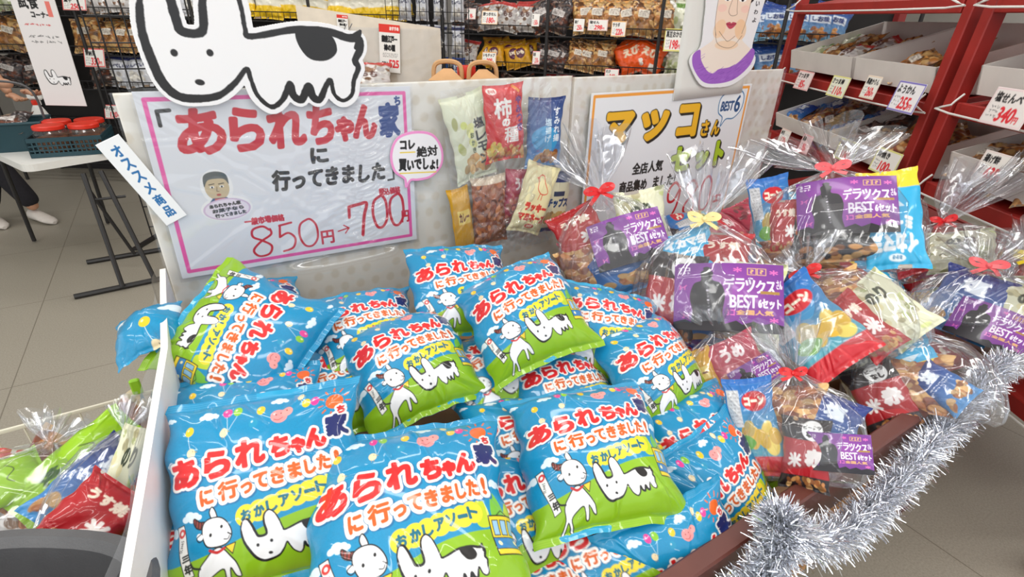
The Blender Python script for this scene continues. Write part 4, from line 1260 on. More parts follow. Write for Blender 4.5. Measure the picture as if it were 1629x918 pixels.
BAGS = [
    ('A', (0.178, 0.565, 0.785), (0.963, -0.269, -0.008), (0.25, 0.90, 0.36), .345, 330, .058, (-.02, -.02, .0), 'largest blue snack bag at the bottom centre, its yellow train at the lower right edge'),
    ('B', (0.539, 0.550, 0.765), (0.94, -0.338, 0.037), (0.307, 0.892, 0.333), .305, 320, .06, (-.02, -.02, .005), 'blue snack bag right of the bottom centre one, whole front showing, green bottom corner folded'),
    ('C', (0.587, 0.882, 0.895), (0.969, -0.156, 0.25), (0.049, 0.88, 0.473), .285, 270, .058, (-.03, -.02, .01), 'blue snack bag on top in the middle of the heap, below the cream bird pack'),
    ('D', (0.319, 0.934, 0.815), (0.998, 0.016, 0.059), (-0.036, 0.931, 0.363), .285, 260, .058, (-.02, -.02, .0), 'blue snack bag left of the topmost one, lying below the pink poster'),
    ('E', (0.015, 1.066, 0.90), (-0.71, -0.501, -0.495), (0.692, -0.627, -0.358), .29, 260, .05, (-.01, -.01, .0), 'blue snack bag turned on its side with its lime end up, below the 850 price'),
    ('F', (-0.015, 0.886, 0.795), (0.988, -0.128, -0.087), (0.154, 0.847, 0.509), .28, 220, .045, (-.02, -.015, .01), 'blue snack bag under the sideways lime-ended bag, only its sky and sun showing'),
    ('G', (-0.012, 0.726, 0.812), (0.968, -0.252, 0.005), (0.19, 0.743, 0.642), .325, 320, .058, (-.02, -.02, .005), 'blue snack bag left of the bottom centre one, beside the white side panel'),
    ('H', (0.267, 1.075, 0.835), (0.994, -0.107, -0.033), (0.111, 0.911, 0.398), .27, 190, .045, (-.02, -.015, .0), 'blue snack bag at the back right below the glossy fold under the pink poster'),
    ('I', (0.53, 1.088, 0.875), (0.979, -0.187, -0.083), (0.201, 0.803, 0.562), .28, 200, .05, (-.015, -.01, .0), 'blue snack bag at the back below the hanging sample packs'),
    ('J', (0.811, 0.834, 0.802), (0.812, -0.543, -0.215), (0.572, 0.664, 0.481), .29, 200, .05, (-.02, -.02, .0), 'blue snack bag between the topmost one and the gold-ribboned gift bag'),
    ('K', (0.850, 0.690, 0.770), (0.999, 0.037, -0.009), (-0.027, 0.862, 0.507), .27, 270, .055, (-.03, -.02, .01), 'blue snack bag at the right of the heap, in front of the gold-ribboned gift bag'),
    ('L', (0.840, 0.505, 0.665), (0.978, -0.158, 0.136), (0.062, 0.843, 0.534), .27, 190, .045, (-.02, -.015, .0), 'blue snack bag tucked under the right-hand one, a strip of sky and balloons showing'),
    ('M', (0.790, 0.425, 0.615), (0.949, -0.085, 0.302), (-0.175, 0.655, 0.735), .28, 250, .05, (-.02, -.01, .0), 'blue snack bag propped against the brown rail, its title cut off at the left'),
    ('N', (0.610, 0.354, 0.585), (0.954, -0.19, 0.23), (-0.133, 0.418, 0.899), .28, 230, .035, (-.01, -.01, .0), 'blue snack bag lying along the brown rail at the very front'),
    ('O', (0.638, 0.759, 0.725), (0.976, -0.184, -0.118), (0.215, 0.898, 0.383), .27, 180, .045, (-.02, -.015, .0), 'shaded blue snack bag in the gap under the topmost one'),
    ('P', (0.483, 0.681, 0.700), (0.965, -0.235, -0.114), (0.259, 0.918, 0.299), .27, 180, .045, (-.02, -.015, .0), 'shaded blue snack bag in the gap between the two bottom front bags'),
    ('Q', (0.385, 0.570, 0.665), (0.977, -0.165, -0.136), (0.205, 0.902, 0.38), .28, 180, .045, (-.02, -.015, .0), 'shaded blue snack bag showing its sun right of the bottom centre bag'),
    ('R', (0.500, 0.440, 0.620), (0.9, -0.3, 0.1), (0.28, 0.80, 0.5), .27, 150, .04, (-.01, -.01, .0), 'shaded blue snack bag under the front bag with the folded green corner'),
    ('S', tuple(on_z(268, 790, .745) + np.array([.045, 0, -.01])), (0.93, -0.3, -.05), (0.3, 0.8, 0.5), .2, 170, .045, (-.02, -.015, .0), 'shaded blue snack bag with its goat showing beside the white side panel'),
    ('T', tuple(on_z(268, 900, .715) + np.array([.05, 0, -.01])), (0.93, -0.3, -.05), (0.3, 0.8, 0.5), .2, 150, .045, (-.02, -.015, .0), 'blue snack bag in the bottom left corner by the white side panel'),
    ('U', tuple(on_z(228, 520, .925)), (0.95, -0.1, 0.25), (0.1, 0.95, 0.3), .135, 130, .018, (-.02, -.01, .0), 'small blue bag end sticking out over the top of the white side panel'),
    ('W', (0.040, 1.250, 0.840), (0.985, -0.1, 0.1), (0.06, 0.9, 0.42), .25, 130, .04, (-.02, -.015, .0), 'blue snack bag behind the sideways lime-ended bag, beside the board foot'),
    ('V', (0.170, 1.000, 0.760), (0.999, 0.007, -0.039), (0.007, 0.938, 0.346), .27, 180, .045, (-.02, -.015, .0), 'blue snack bag wedged between the sideways bag and the one left of the topmost'),
    ('X', (0.350, 0.450, 0.590), (0.951, -0.308, -0.032), (0.31, 0.948, 0.077), .28, 130, .04, (-.02, -.015, .0), 'deep blue snack bag at the bottom of the heap behind the front rail'),
    ('Y', (0.680, 0.600, 0.650), (0.95, -0.2, 0.0), (0.2, 0.93, 0.25), .28, 130, .045, (-.02, -.015, .0), 'deep blue snack bag at the bottom of the heap under the right-hand bags'),
    ('Z', (0.500, 0.900, 0.740), (0.98, 0.1, 0.0), (-0.1, 0.95, 0.2), .28, 130, .045, (-.02, -.015, .0), 'deep blue snack bag at the bottom of the heap under the topmost one'),
]
for i, (k, C, b, v, s, res, T, bend, lab) in enumerate(BAGS):
    snack_bag(C, b, v, lab, s, res, 11 + i * 7, T, bend, 1.0, art=SKY if k == 'U' else None)

# ------------------------------------------------------------------ clear gift bags tied with ribbon
_packs = {}


def inner_pack(kind, loc, R, w, h, T, label, group, seed=1):
    key = (kind, round(w, 2), round(h, 2))
    if key not in _packs:
        _packs[key] = pillow_mesh('snack_pack', art_pack(kind), w, h, T, 84, 110, M['foil'], seed, .045, crease=1.1, back=(170, 160, 150))
    o = link('snack_pack', _packs[key]); pose(o, loc, R)
    return tag(o, label, 'snack pack', group)


def cello_mesh(wd, hg, dp, seed, ruff=.5, ruffw=1.0, lean=0.0):
    """closed clear bag: body centred at the origin, neck at +y, gathered ruff above the neck"""
    r = random.Random(seed)
    n, m = 150, 96
    T = np.linspace(0, 1, m)
    V = np.zeros((m, n, 3))
    ph = np.linspace(0, 2 * PI, n, endpoint=False)
    k1, k2, k3 = r.randint(9, 12), r.randint(16, 21), r.randint(26, 33)
    p1, p2, p3 = r.uniform(0, 6), r.uniform(0, 6), r.uniform(0, 6)
    tb = .72                                                       # below: body, above: ruff
    for j, t in enumerate(T):
        if t < tb:
            q = t / tb
            prof = np.interp(q, [0, .03, .12, .35, .6, .78, .9, 1], [.80, .90, .97, 1, .93, .70, .36, .085])
            y = -hg / 2 + hg * q
            dpt = np.interp(q, [0, .06, .2, .5, .8, .92, 1], [.12, .5, .9, 1, .75, .4, .14])
            g = max(0, (q - .5) / .5)
            rad = 1 + (.035 + .16 * g * (1 - .3 * g)) * np.sin(k2 * ph + p2 + 2 * q) * (.3 + g) + .03 * np.sin(k1 * ph + p1 + 7 * q) + .02 * np.sin(k3 * ph + 11 * q + p3)
            X, Z = prof * wd / 2 * np.cos(ph) * rad, dpt * dp / 2 * np.sin(ph) * rad
            sgn = np.sign(np.cos(ph)); X = sgn * (np.abs(np.cos(ph)) ** .75) * prof * wd / 2 * rad
            Y = np.full(n, y) + .006 * np.sin(5 * ph + 9 * q + p1)
        else:
            q = (t - tb) / (1 - tb)
            w2 = np.interp(q, [0, .12, .5, 1], [.07, .12, .34, .52]) * wd * ruffw
            d2 = np.interp(q, [0, .12, .5, 1], [.05, .07, .2, .3]) * wd * ruffw
            fold = 1 + .42 * np.sin(k1 * ph + p1 + 1.2 * q) * min(1, q * 3) + .2 * np.sin(k2 * ph + p3) * q
            X, Z = w2 / 2 * np.cos(ph) * fold + lean * q * wd, d2 / 2 * np.sin(ph) * fold
            Y = hg / 2 + ruff * hg * q * (1 + .2 * np.sin(3 * ph + p2) * q + .12 * np.sin(k2 * ph + p1) * q)
        V[j, :, 0], V[j, :, 1], V[j, :, 2] = X, Y, Z
    i = np.arange(m - 1)[:, None] * n; c = np.arange(n)[None, :]; c2 = (c + 1) % n
    Fs = np.stack([i + c, i + c2, i + n + c2, i + n + c], -1).reshape(-1, 4)
    # close the bottom seam
    return raw_mesh('cellophane', V.reshape(-1, 3), [tuple(f) for f in Fs] + [tuple(range(n - 1, -1, -1))], M['cello'])


def bow(parent, loc, m, s=.05, seed=0, name='ribbon_bow', tails=True):
    r = random.Random(seed)
    mb = MB()
    def strip(P, w):
        P = spline(P, 6); V = []
        for i, p in enumerate(P):
            d = P[min(i + 1, len(P) - 1)] - P[max(i - 1, 0)]; d /= np.linalg.norm(d) + 1e-9
            sd = np.cross(d, [0.25, .2, 1.0]); sd /= np.linalg.norm(sd)
            nn = np.cross(sd, d)
            for a, b in ((-w, -.0005), (w, -.0005), (w, .0005), (-w, .0005)): V.append(p + sd * a / 2 + nn * b)
        Fs = [(i * 4 + k, i * 4 + (k + 1) % 4, i * 4 + 4 + (k + 1) % 4, i * 4 + 4 + k) for i in range(len(P) - 1) for k in range(4)]
        mb.add(V, Fs + [(3, 2, 1, 0), tuple(len(V) - 4 + k for k in range(4))])
    w = s * .38
    for e in (-1, 1):
        strip([(0, 0, .004), (e * s * .5, s * .34, .012), (e * s * 1.0, s * r.uniform(.2, .5), .008), (e * s * .8, s * -.05, .016), (0, 0, .008)], w)
        if tails: strip([(0, 0, .006), (e * s * .4, -s * .4, .014), (e * s * r.uniform(.6, 1.0), -s * r.uniform(.6, 1.0), .02)], w * .8)
    o = mb.build(name, m, parent, smooth=True); pose(o, loc)
    MB().lathe([(s * .1, -s * .2), (s * .2, -s * .1), (s * .2, s * .1), (s * .1, s * .2)], (0, 0, .008), 10).build('knot', m, o, True)
    return o


CARD = sheet_mesh('purple_card', art_purple_card(), .24, .1615, 210, 170, M['laminated'], .0015, bend=lambda s, t: .016 * (1 - s * s) + .003 * np.sin(3 * s + 2 * t))


def gift(px, py, wpx, hpx, rot, tilt, z_off, ribbon, label, packs, card=None, seed=0, ruff=.5, ruffw=1.0, lean=0, yaw=0.0, dp=.5, depth=None, bow_s=.05, badge=None):
    """centre pixel, size in pixels, in-plane turn, tilt of the front from straight up"""
    p = slope_at(px, py, .61 + z_off) if depth is None else EYE + ray(px, py) * depth
    d = pix(p)[2]
    wd, hg = wpx * d / F_PX, hpx * d / F_PX
    tc = EYE - p; tc[2] = 0; tc /= np.linalg.norm(tc)
    n = tc * math.sin(tilt) + np.array([yaw, 0, math.cos(tilt)]); n /= np.linalg.norm(n)
    bx = RT * math.cos(rot) - UP * math.sin(rot)
    R = frame(bx, n)
    root = tag(empty('gift_bag', p, R), label, 'gift bag', 'clear gift bags tied with ribbon')
    depth_ = wd * dp
    link('cellophane', cello_mesh(wd, hg, depth_, seed, ruff, ruffw, lean), root)
    if ribbon: bow(root, (0, hg / 2, .018), M['ribbon_' + ribbon], bow_s * .62 * d / 1.2, seed)
    for i, (kind, x, y, z, a, w, h, lab) in enumerate(packs):
        c, s = math.cos(a), math.sin(a)
        Rl = R @ np.array([[c, -s, 0], [s, c, 0], [0, 0, 1.0]])
        inner_pack(kind, p + R @ np.array([x * wd, y * hg, z * depth_]), Rl, w * wd * 1.14, h * hg * 1.08, .02, lab, 'snack packs inside the gift bags', seed + i)
    if card:
        x, y, a, s, lab = card
        c_, s_ = math.cos(a), math.sin(a)
        o = link('title_card', CARD); pose(o, p + R @ np.array([x * wd, y * hg, depth_ * .36]), R @ np.array([[c_, -s_, 0], [s_, c_, 0], [0, 0, 1.0]]), s * wd / .2)
        tag(o, lab, 'card', 'purple cards inside the gift bags')
    return root


gift(975, 388, 180, 170, -.22, .95, .0, 'red', 'clear gift bag with a red bow, standing under the orange-bordered poster', [
    ('redplain', -.26, .16, .05, .2, .4, .5, 'red and white pack at the upper left inside the red-bowed bag under the poster'),
    ('cookie', -.28, -.2, .1, .15, .38, .5, 'brown nut pack at the left inside the red-bowed bag under the poster'),
    ('navy', .0, -.24, .14, .12, .55, .5, 'blue pack below the purple card in the red-bowed bag under the poster'),
    ('cream', .28, .05, .05, -.1, .4, .75, 'cream pack behind the purple card in the red-bowed bag under the poster')],
    (.12, -.04, .04, .52, 'purple card with a black silhouette in the red-bowed bag under the poster'), 1, .55, 1.2, -.05)
gift(1120, 452, 222, 205, .06, .95, .03, 'gold', 'clear gift bag with a gold ribbon, middle of the gift bags', [
    ('redrice', -.22, -.12, .12, -.18, .36, .68, 'red and black pack with a round white badge in the gold-ribboned bag'),
    ('cyan', -.1, .22, .0, .3, .36, .4, 'light blue pack at the top inside the gold-ribboned bag'),
    ('redplain', .12, .2, .0, -.1, .34, .4, 'red pack at the top inside the gold-ribboned bag'),
    ('cream', .26, -.16, .08, -.12, .42, .62, 'cream pack behind the purple card in the gold-ribboned bag'),
    ('navy', .1, -.3, .06, .1, .5, .34, 'navy pack at the bottom inside the gold-ribboned bag')],
    (.14, -.14, -.02, .57, 'purple card with a black silhouette in the gold-ribboned bag'), 2, .5, 1.0, .08)
gift(1325, 350, 240, 165, .1, .95, .17, 'pink', 'clear gift bag lying highest at the right, below the red shelf', [ 
    ('corn', -.36, .02, .05, .12, .24, .9, 'blue corn pack at the left end of the highest gift bag'),
    ('redplain', -.28, -.08, .16, .0, .18, .55, 'slim red pack in the highest gift bag'),
    ('black', .0, -.16, .2, .08, .5, .56, 'black pack with an orange window below the card of the highest gift bag'),
    ('cyan', .31, -.05, .2, .06 + PI, .29, .9, 'sky blue pack upside at the right end of the highest gift bag'),
    ('cookie', -.2, -.34, .1, .0, .45, .3, 'brown cracker pack at the bottom of the highest gift bag')],
    (.06, .06, .02, .46, 'purple card with a black silhouette in the highest gift bag'), 3, .35, 1.4, -.1, dp=.34)
gift(1325, 510, 220, 165, -.32, .9, .02, 'red', 'clear gift bag showing a blue corn pack, right of the gold-ribboned bag', [
    ('corn', -.18, -.02, .36, .25, .46, .9, 'blue and red corn pack in the bag right of the gold-ribboned one'),
    ('redplain', .12, -.16, .2, .3, .24, .62, 'dark red pack beside the blue corn pack'),
    ('cream', .32, -.1, .14, .3, .3, .66, 'cream pack with spots at the right of the blue corn pack'),
    ('cookie', .1, .2, .06, .0, .4, .4, 'brown clear pack above the dark red pack beside the corn')],
    None, 4, .3, .8, .1)
gift(1505, 400, 160, 95, .12, .9, .06, 'red', 'small clear gift bag with a dark red knot at the back right', [
    ('corn', -.32, .0, .1, .3, .3, .8, 'blue pack inside the back right gift bag with the dark red knot'),
    ('cream', .1, -.05, .1, 0, .5, .7, 'pale pack inside the back right gift bag with the dark red knot')], None, 5, .9, 1.2, .5, bow_s=.035)
gift(1560, 490, 190, 135, .35, .85, .03, 'pink', 'clear gift bag with a folded purple card at the right edge', [
    ('navy', -.1, .0, .12, -.3, .44, .8, 'deep blue pack in the gift bag at the right edge'),
    ('cream', .3, -.02, .1, .1, .4, .7, 'cream nut pack in the gift bag at the right edge')],
    (.06, -.3, -.3, .42, 'purple card sliding out at the bottom of the right edge gift bag'), 6, .4, 1.0)
gift(1455, 600, 205, 150, .04, .9, .0, 'pink', 'clear gift bag with a coral bow, beside the silver tinsel', [
    ('redrice', -.24, -.22, .22, .3, .34, .7, 'dark pack with a white badge in the coral-bowed bag by the tinsel'),
    ('navy', .14, -.12, .14, .8, .24, .5, 'shiny blue pack lying aslant in the coral-bowed bag by the tinsel'),
    ('cookie', -.05, -.05, .1, -.2, .5, .6, 'brown clear pack in the middle of the coral-bowed bag by the tinsel'),
    ('cream', -.32, .05, .06, .2, .34, .6, 'pale pack at the left of the coral-bowed bag by the tinsel'),
    ('cyan', -.02, .24, .05, .3, .34, .4, 'light blue pack under the bow of the coral-bowed bag by the tinsel')], None, 7, .35, 1.1)
gift(1268, 678, 190, 165, .03, 1.0, .02, 'red', 'clear gift bag with a small red knot, against the brown rail', [
    ('redrice', .05, -.24, .24, -.1, .32, .62, 'red pack with a round white badge in the bag against the brown rail'),
    ('corn', -.32, -.02, .14, .12, .36, .9, 'blue and red pack at the left in the bag against the brown rail'),
    ('navy', .24, .02, .06, -.4, .36, .55, 'navy pack at the upper right in the bag against the brown rail'),
    ('cookie', -.02, .12, .05, .1, .5, .5, 'brown cracker pack at the top in the bag against the brown rail')],
    (.28, -.2, .0, .36, 'purple card with a black silhouette in the bag against the brown rail'), 8, .45, .9, -.05, bow_s=.04)
gift(1632, 470, 110, 120, .3, .9, .05, 'yellow', 'clear gift bag with a yellow ribbon, cut by the right picture edge', [
    ('cream', .0, -.1, .1, .1, .6, .7, 'pale pack inside the yellow-ribboned gift bag')], None, 9, .5)
gift(1160, 585, 150, 120, -.2, .9, -.05, None, 'clear gift bag without a visible bow, in the gap below the gold-ribboned one', [
    ('berry', .1, -.05, .15, .2, .5, .8, 'pink and brown pack in the gap below the gold-ribboned bag'),
    ('mustard', -.3, -.1, .15, .1, .34, .8, 'yellow pack in the gap below the gold-ribboned bag')],
    (.22, -.2, .3, .4, 'purple card in the gap below the gold-ribboned bag'), 10, .3)

# loose packs filling the tray under the gift bags
r = random.Random(12)
FILL = ('navy', 'redplain', 'cookie', 'black', 'corn', 'redrice', 'berry', 'cyan')
for i in range(46):
    x, y = r.uniform(.98, 2.24), r.uniform(.44, 1.28)
    nx, ny = r.uniform(-.3, .2), r.uniform(-.5, .1)
    loc = (x, y, .585 + .2 * (y - .4) / .9 + .025 * (i % 3))
    inner_pack(FILL[i % 8], loc, frame((math.cos(i), math.sin(i), 0), (nx, ny, .9)), .17, .22, .03, 'loose snack pack lying in the tray under the clear gift bags', 'loose packs under the gift bags', i)

# ------------------------------------------------------------------ silver tinsel along the rail
PT = [(.60, .262, .585), (.68, .255, .64), (.735, .262, .70), (.752, .285, .715), (.80, .262, .66), (.90, .248, .605), (1.02, .244, .59), (1.14, .25, .60), (1.26, .258, .615), (1.38, .268, .625), (1.50, .274, .645), (1.62, .282, .675), (1.70, .29, .70), (1.80, .288, .68), (1.95, .285, .65)]
P = spline(PT, 40)
core = MB().tube(P[::4], .004, 6)
rg = np.random.RandomState(7)
ns = 17000
idx = rg.randint(0, len(P) - 1, ns); cc = P[idx] + (P[idx + 1] - P[idx]) * rg.rand(ns, 1)
dd = rg.normal(size=(ns, 3)); dd[:, 0] *= .75; dd /= np.linalg.norm(dd, axis=1)[:, None]
ln = rg.uniform(.030, .054, ns)[:, None]
sd = np.cross(dd, rg.normal(size=(ns, 3))); sd /= np.linalg.norm(sd, axis=1)[:, None]; sd *= .0011
mid = cc + dd * ln * .55 + rg.normal(size=(ns, 3)) * .003
tip = cc + dd * ln + rg.normal(size=(ns, 3)) * .006
V = np.stack([cc - sd, cc + sd, mid + sd, mid - sd, tip + sd * .6, tip - sd * .6], 1).reshape(-1, 3)
b = np.arange(ns)[:, None] * 6
Fs = np.concatenate([b + np.array([0, 1, 2, 3]), b + np.array([3, 2, 4, 5])])
g = tag(core.build('tinsel_garland', M['silver_core']), 'silver tinsel garland draped along the outside of the brown rail', 'garland')
st = link('foil_strands', raw_mesh('foil_strands', V, Fs, M['silver'], smooth=False), g); st['kind'] = 'stuff'
# ------------------------------------------------------------------ red display shelves on the right
def wire(mb, pts, r=.003, n=6, closed=False): return mb.tube(pts, r, n, closed)


def uvw(P): return [W(*p) for p in P]


def bin_box(label, u0, u1, v0, v1, z, hf, hb, group):
    """open-topped white carton: low front (u0), high back (u1), sloping sides"""
    t = .006
    mb = MB()
    def slab(A):                                                   # A: 4 corners, thickened
        A = [np.array(a, float) for a in A]; nrm = np.cross(A[1] - A[0], A[3] - A[0]); nrm = nrm / np.linalg.norm(nrm) * t
        mb.hexa(A + [a + nrm for a in A])
    c = lambda u, v, h: W(u, v, z + h)
    slab([c(u0, v0, 0), c(u1, v0, 0), c(u1, v1, 0), c(u0, v1, 0)])
    slab([c(u0, v0, 0), c(u0, v1, 0), c(u0 - .02, v1, hf), c(u0 - .02, v0, hf)])
    slab([c(u1, v1, 0), c(u1, v0, 0), c(u1 + .03, v0, hb), c(u1 + .03, v1, hb)])
    slab([c(u1, v0, 0), c(u0, v0, 0), c(u0 - .02, v0, hf), c(u1 + .03, v0, hb)])
    slab([c(u0, v1, 0), c(u1, v1, 0), c(u1 + .03, v1, hb), c(u0 - .02, v1, hf)])
    o = mb.build('carton_bin', M['bin_white'])
    return tag(o, label, 'bin', group)


def loose_pack(kind, p, R, w, h, label, group, seed=0, T=.03):
    key = ('loose', kind, round(w, 2), round(h, 2))
    if key not in _packs: _packs[key] = pillow_mesh('snack_pack', art_pack(kind), w, h, T, 40, 52, M['foil'], seed + 3, .06, crease=1.6, back=(150, 130, 110), lumps=.004)
    o = link('snack_pack', _packs[key]); pose(o, p, R)
    return tag(o, label, 'snack pack', group)


def shelf_unit(label, v0, v1, zs):
    root = tag(empty('red_shelf', W(1.95, (v0 + v1) / 2, 0)), label, 'shelf')
    def put(mb, name, m):
        o = mb.build(name, m, root); pose(o, -W(1.95, (v0 + v1) / 2, 0))
    for v in (v0, v1):
        put(MB().bar(W(1.66, v, 0), W(1.75, v, 2.0), .055, .05, FH, .004), 'post', M['red_wood'])
        put(MB().bar(W(2.35, v, 0), W(2.35, v, 2.0), .05, .05, FH, .004), 'post', M['red_wood'])
    for z in zs:
        mb = MB()
        mb.bar(W(1.715, v0 + .03, z - .02), W(1.715, v1 - .03, z - .02), .03, .055, (0, 0, 1), .003)
        mb.bar(W(2.33, v0 + .03, z + .10), W(2.33, v1 - .03, z + .10), .03, .05, (0, 0, 1), .003)
        mb.hexa([W(1.73, v0 + .03, z - .02), W(2.32, v0 + .03, z + .1), W(2.32, v1 - .03, z + .1), W(1.73, v1 - .03, z - .02), W(1.73, v0 + .03, z), W(2.32, v0 + .03, z + .12), W(2.32, v1 - .03, z + .12), W(1.73, v1 - .03, z)])
        put(mb, 'shelf_board', M['red_wood'])
        put(wire(MB(), spline([W(1.70, v0 + .05, z + .04), W(1.665, v0 + .05, z), W(1.66, v0 + .06, z - .03), W(1.66, v1 - .06, z - .03), W(1.665, v1 - .05, z), W(1.70, v1 - .05, z + .04)], 3), .004), 'tag_rail', M['white_plastic'])
    return root


ZS = (.49, .86, 1.215, 1.60)
V0, V1 = 2.27, 3.66
shelf_unit('red wooden shelf unit with white cartons of snacks, beyond the cream boards', V0, V1, ZS)
shelf_unit('second red wooden shelf unit with white cartons, cut by the right picture edge', 1.04, 2.17, (.40, .93, 1.24, 1.6))

R_BIN = frame(FH * -1, np.array([0, 0, 1.0]) * .8 - RH * .6)
bi = 0
for (z, row, va, vb, kinds, lab, hf) in (
        (1.215, 'upper', 2.92, 3.60, ('r_senbei', 'r_clear', 'r_senbei', 'r_green'), 'white carton bin of brown crackers on the upper red shelf, left of the emptier carton', .10),
        (1.215, 'upper', 2.32, 2.90, ('r_senbei',), 'nearly empty white carton bin on the upper red shelf', .10),
        (.86, 'lower', 2.95, 3.60, ('navy', 'r_dark', 'cookie', 'navy'), 'white carton bin of dark packets on the lower red shelf', .08),
        (.86, 'lower', 2.32, 2.93, ('r_senbei', 'cookie', 'r_senbei', 'r_dark'), 'white carton bin of brown crackers on the lower red shelf', .08),
        (1.24, 'right', 1.52, 2.10, ('r_dark',), 'white carton bin high on the second red shelf at the right edge', .10),
        (.93, 'right', 1.42, 2.08, ('r_senbei', 'r_senbei', 'cookie', 'r_senbei', 'r_senbei'), 'white carton bin of brown crackers low on the second red shelf', .10)):
    zz = z + .012
    o = bin_box(lab, 1.725, 2.20, va, vb, zz + .03, hf, .27, None)
    r = random.Random(bi)
    for i, kd in enumerate(kinds):
        for j in range(2):
            u = 1.83 + .17 * j + r.uniform(-.02, .02); v = va + (vb - va) * (i + .5) / len(kinds) + r.uniform(-.03, .03)
            loose_pack(kd, W(u, v, zz + .09 + .05 * j + r.uniform(0, .03)), R_BIN @ rotz(r.uniform(-.7, .7)), .17, .22, 'snack pack lying in the ' + lab.replace('white carton bin', 'carton').split(',')[0], 'packs in ' + lab[:60], bi * 7 + i)
    bi += 1


def shelf_tag(px, py, w, h, top, price, border, bg, label, u=1.645, lean=.18, pc=(226, 50, 60)):
    p = on_u(px, py, u)
    n = -RH * math.cos(lean) + np.array([0, 0, math.sin(lean)])
    o = link('price_tag', sheet_mesh('price_tag', art_tag(top, price, border, bg, pc=pc), w, h, 75, 48, M['paper'], .0015))
    pose(o, p, frame(-FH, n))
    return tag(o, label, 'price tag', 'price tags on the red shelves')


shelf_tag(1278, 128, .17, .10, 'さつま芋', '85', (240, 170, 170), (240, 224, 222), 'pinkish price tag reading 85 at the left end of the upper red shelf')
shelf_tag(1333, 138, .16, .10, 'さつま棒', '110', (226, 222, 120), (238, 238, 220), 'yellow-edged price tag second from the left on the upper red shelf')
shelf_tag(1385, 139, .11, .10, '黒糖かりん', '260', (236, 214, 190), (240, 236, 228), 'price tag reading 260 in the middle of the upper red shelf')
shelf_tag(1441, 155, .165, .12, 'ようかん', '255', (120, 110, 190), (242, 240, 242), 'large violet-edged price tag reading 255 on the upper red shelf', u=1.62)
shelf_tag(1247, 218, .12, .09, '納豆', '120', (236, 200, 190), (240, 234, 226), 'price tag reading 120 at the left end of the lower red shelf')
shelf_tag(1281, 229, .11, .10, '黒棒', '98', (240, 170, 170), (240, 206, 206), 'pink price tag second from the left on the lower red shelf')
shelf_tag(1346, 240, .16, .10, '鈴焼き', '180', (226, 222, 120), (240, 238, 228), 'yellow-edged price tag reading 180 on the lower red shelf')
shelf_tag(1408, 258, .165, .105, '鈴焼き', '100', (226, 222, 120), (240, 238, 232), 'yellow-edged price tag reading 100 on the lower red shelf', u=1.63)
shelf_tag(1604, 172, .17, .12, '塩せんべ', '340', (240, 220, 220), (240, 234, 230), 'price tag on the upper shelf of the second red unit at the right edge')
shelf_tag(1580, 267, .13, .10, '揚げ餅', '635', (240, 226, 220), (242, 238, 232), 'price tag reading 635 on the lower carton of the second red unit')

# jars with red lids on the bottom shelf of the second unit
def jar(p, r_, h, label, group, s=1, content='cracker'):
    root = tag(empty('snack_jar', p), label, 'jar', group)
    MB().lathe([(r_ * .9, 0), (r_, h * .05), (r_, h * .74), (r_ * .86, h * .84), (r_ * .86, h * .88)], n=26).build('glass_jar', M['clear'], root, True)
    MB().lathe([(r_ * .84, h * .02), (r_ * .93, h * .06), (r_ * .93, h * .5), (r_ * .8, h * .56), (r_ * .3, h * .6)], n=22).build('filling', M[content], root, True)
    mb = MB(); n = 40
    mb.lathe([(r_ * .9, h * .84), (r_ * .93, h * .86), (r_ * .93, h * .97), (r_ * .88, h), (r_ * .3, h * 1.005)], n=40)
    mb.build('lid', M['red_plastic'], root, True)
    return root


JZ = .60
j0 = jar(W(1.80, 2.02, JZ), .075, .17, 'clear jar with a red lid under the cartons of the second red unit', 'jars on the bottom red shelf')
for (u, v) in ((1.80, 1.82), (1.80, 1.62), (1.97, 2.02), (1.97, 1.82), (1.97, 1.62)):
    j = dup(j0); pose(j, W(u, v, JZ))

o = tag(uvbox(MB(), 1.72, 2.3, 1.37, 2.11, JZ - .022, JZ - .002).build('jar_shelf', M['red_wood']), 'red board under the red-lidded jars of the second unit', 'shelf board')
# ------------------------------------------------------------------ black wire racks along the back
RACK_LABELS = {}


def rack(label, A, B, levels, depth=.42, top=2.0, mesh_back=True):
    """A, B: front base corners (u, v) left and right"""
    A, B = W(*A, 0), W(*B, 0)
    ex = (B - A); L = np.linalg.norm(ex); ex /= L
    ey = np.array([-ex[1], ex[0], 0.0])
    if ey @ FH < 0: ey = -ey
    root = tag(empty('wire_rack', A, np.stack([ex, ey, [0, 0, 1]], 1)), label, 'rack')
    nb = max(1, int(round(L / .95)))
    for i in range(nb + 1):
        x = L * i / nb
        for y in (0.0, depth): MB().tube([(x, y, 0), (x, y, top)], .014, 8).build('post', M['black_metal'], root, True)
    MB().box((L / 2, depth + .03, top / 2), (L, .02, top)).build('back_panel', M['dark_panel'], root)
    for z in levels:
        mb = MB()
        for y in (0, depth): wire(mb, [(0, y, z), (L, y, z)], .005)
        wire(mb, [(0, 0, z + .07), (L, 0, z + .07)], .004)
        nx = int(L / .05)
        for i in range(nx + 1):
            x = L * i / nx
            mb.tube([(x, 0, z + .07), (x, 0, z), (x, depth, z)], .0022, 4)
        for y in (.1, .2, .3): wire(mb, [(0, y, z), (L, y, z)], .003, 4)
        mb.build('wire_shelf', M['black_wire'], root)
    def local(px, py, y=0.0):                                      # pixel -> (x, z) on the rack's front plane moved back by y
        r_ = ray(px, py); o = A + ey * y
        s = ((o - EYE) @ ey) / (r_ @ ey)
        q = EYE + r_ * s - A
        return q @ ex, q[2]
    return dict(root=root, A=A, ex=ex, ey=ey, L=L, local=local, levels=levels, depth=depth)


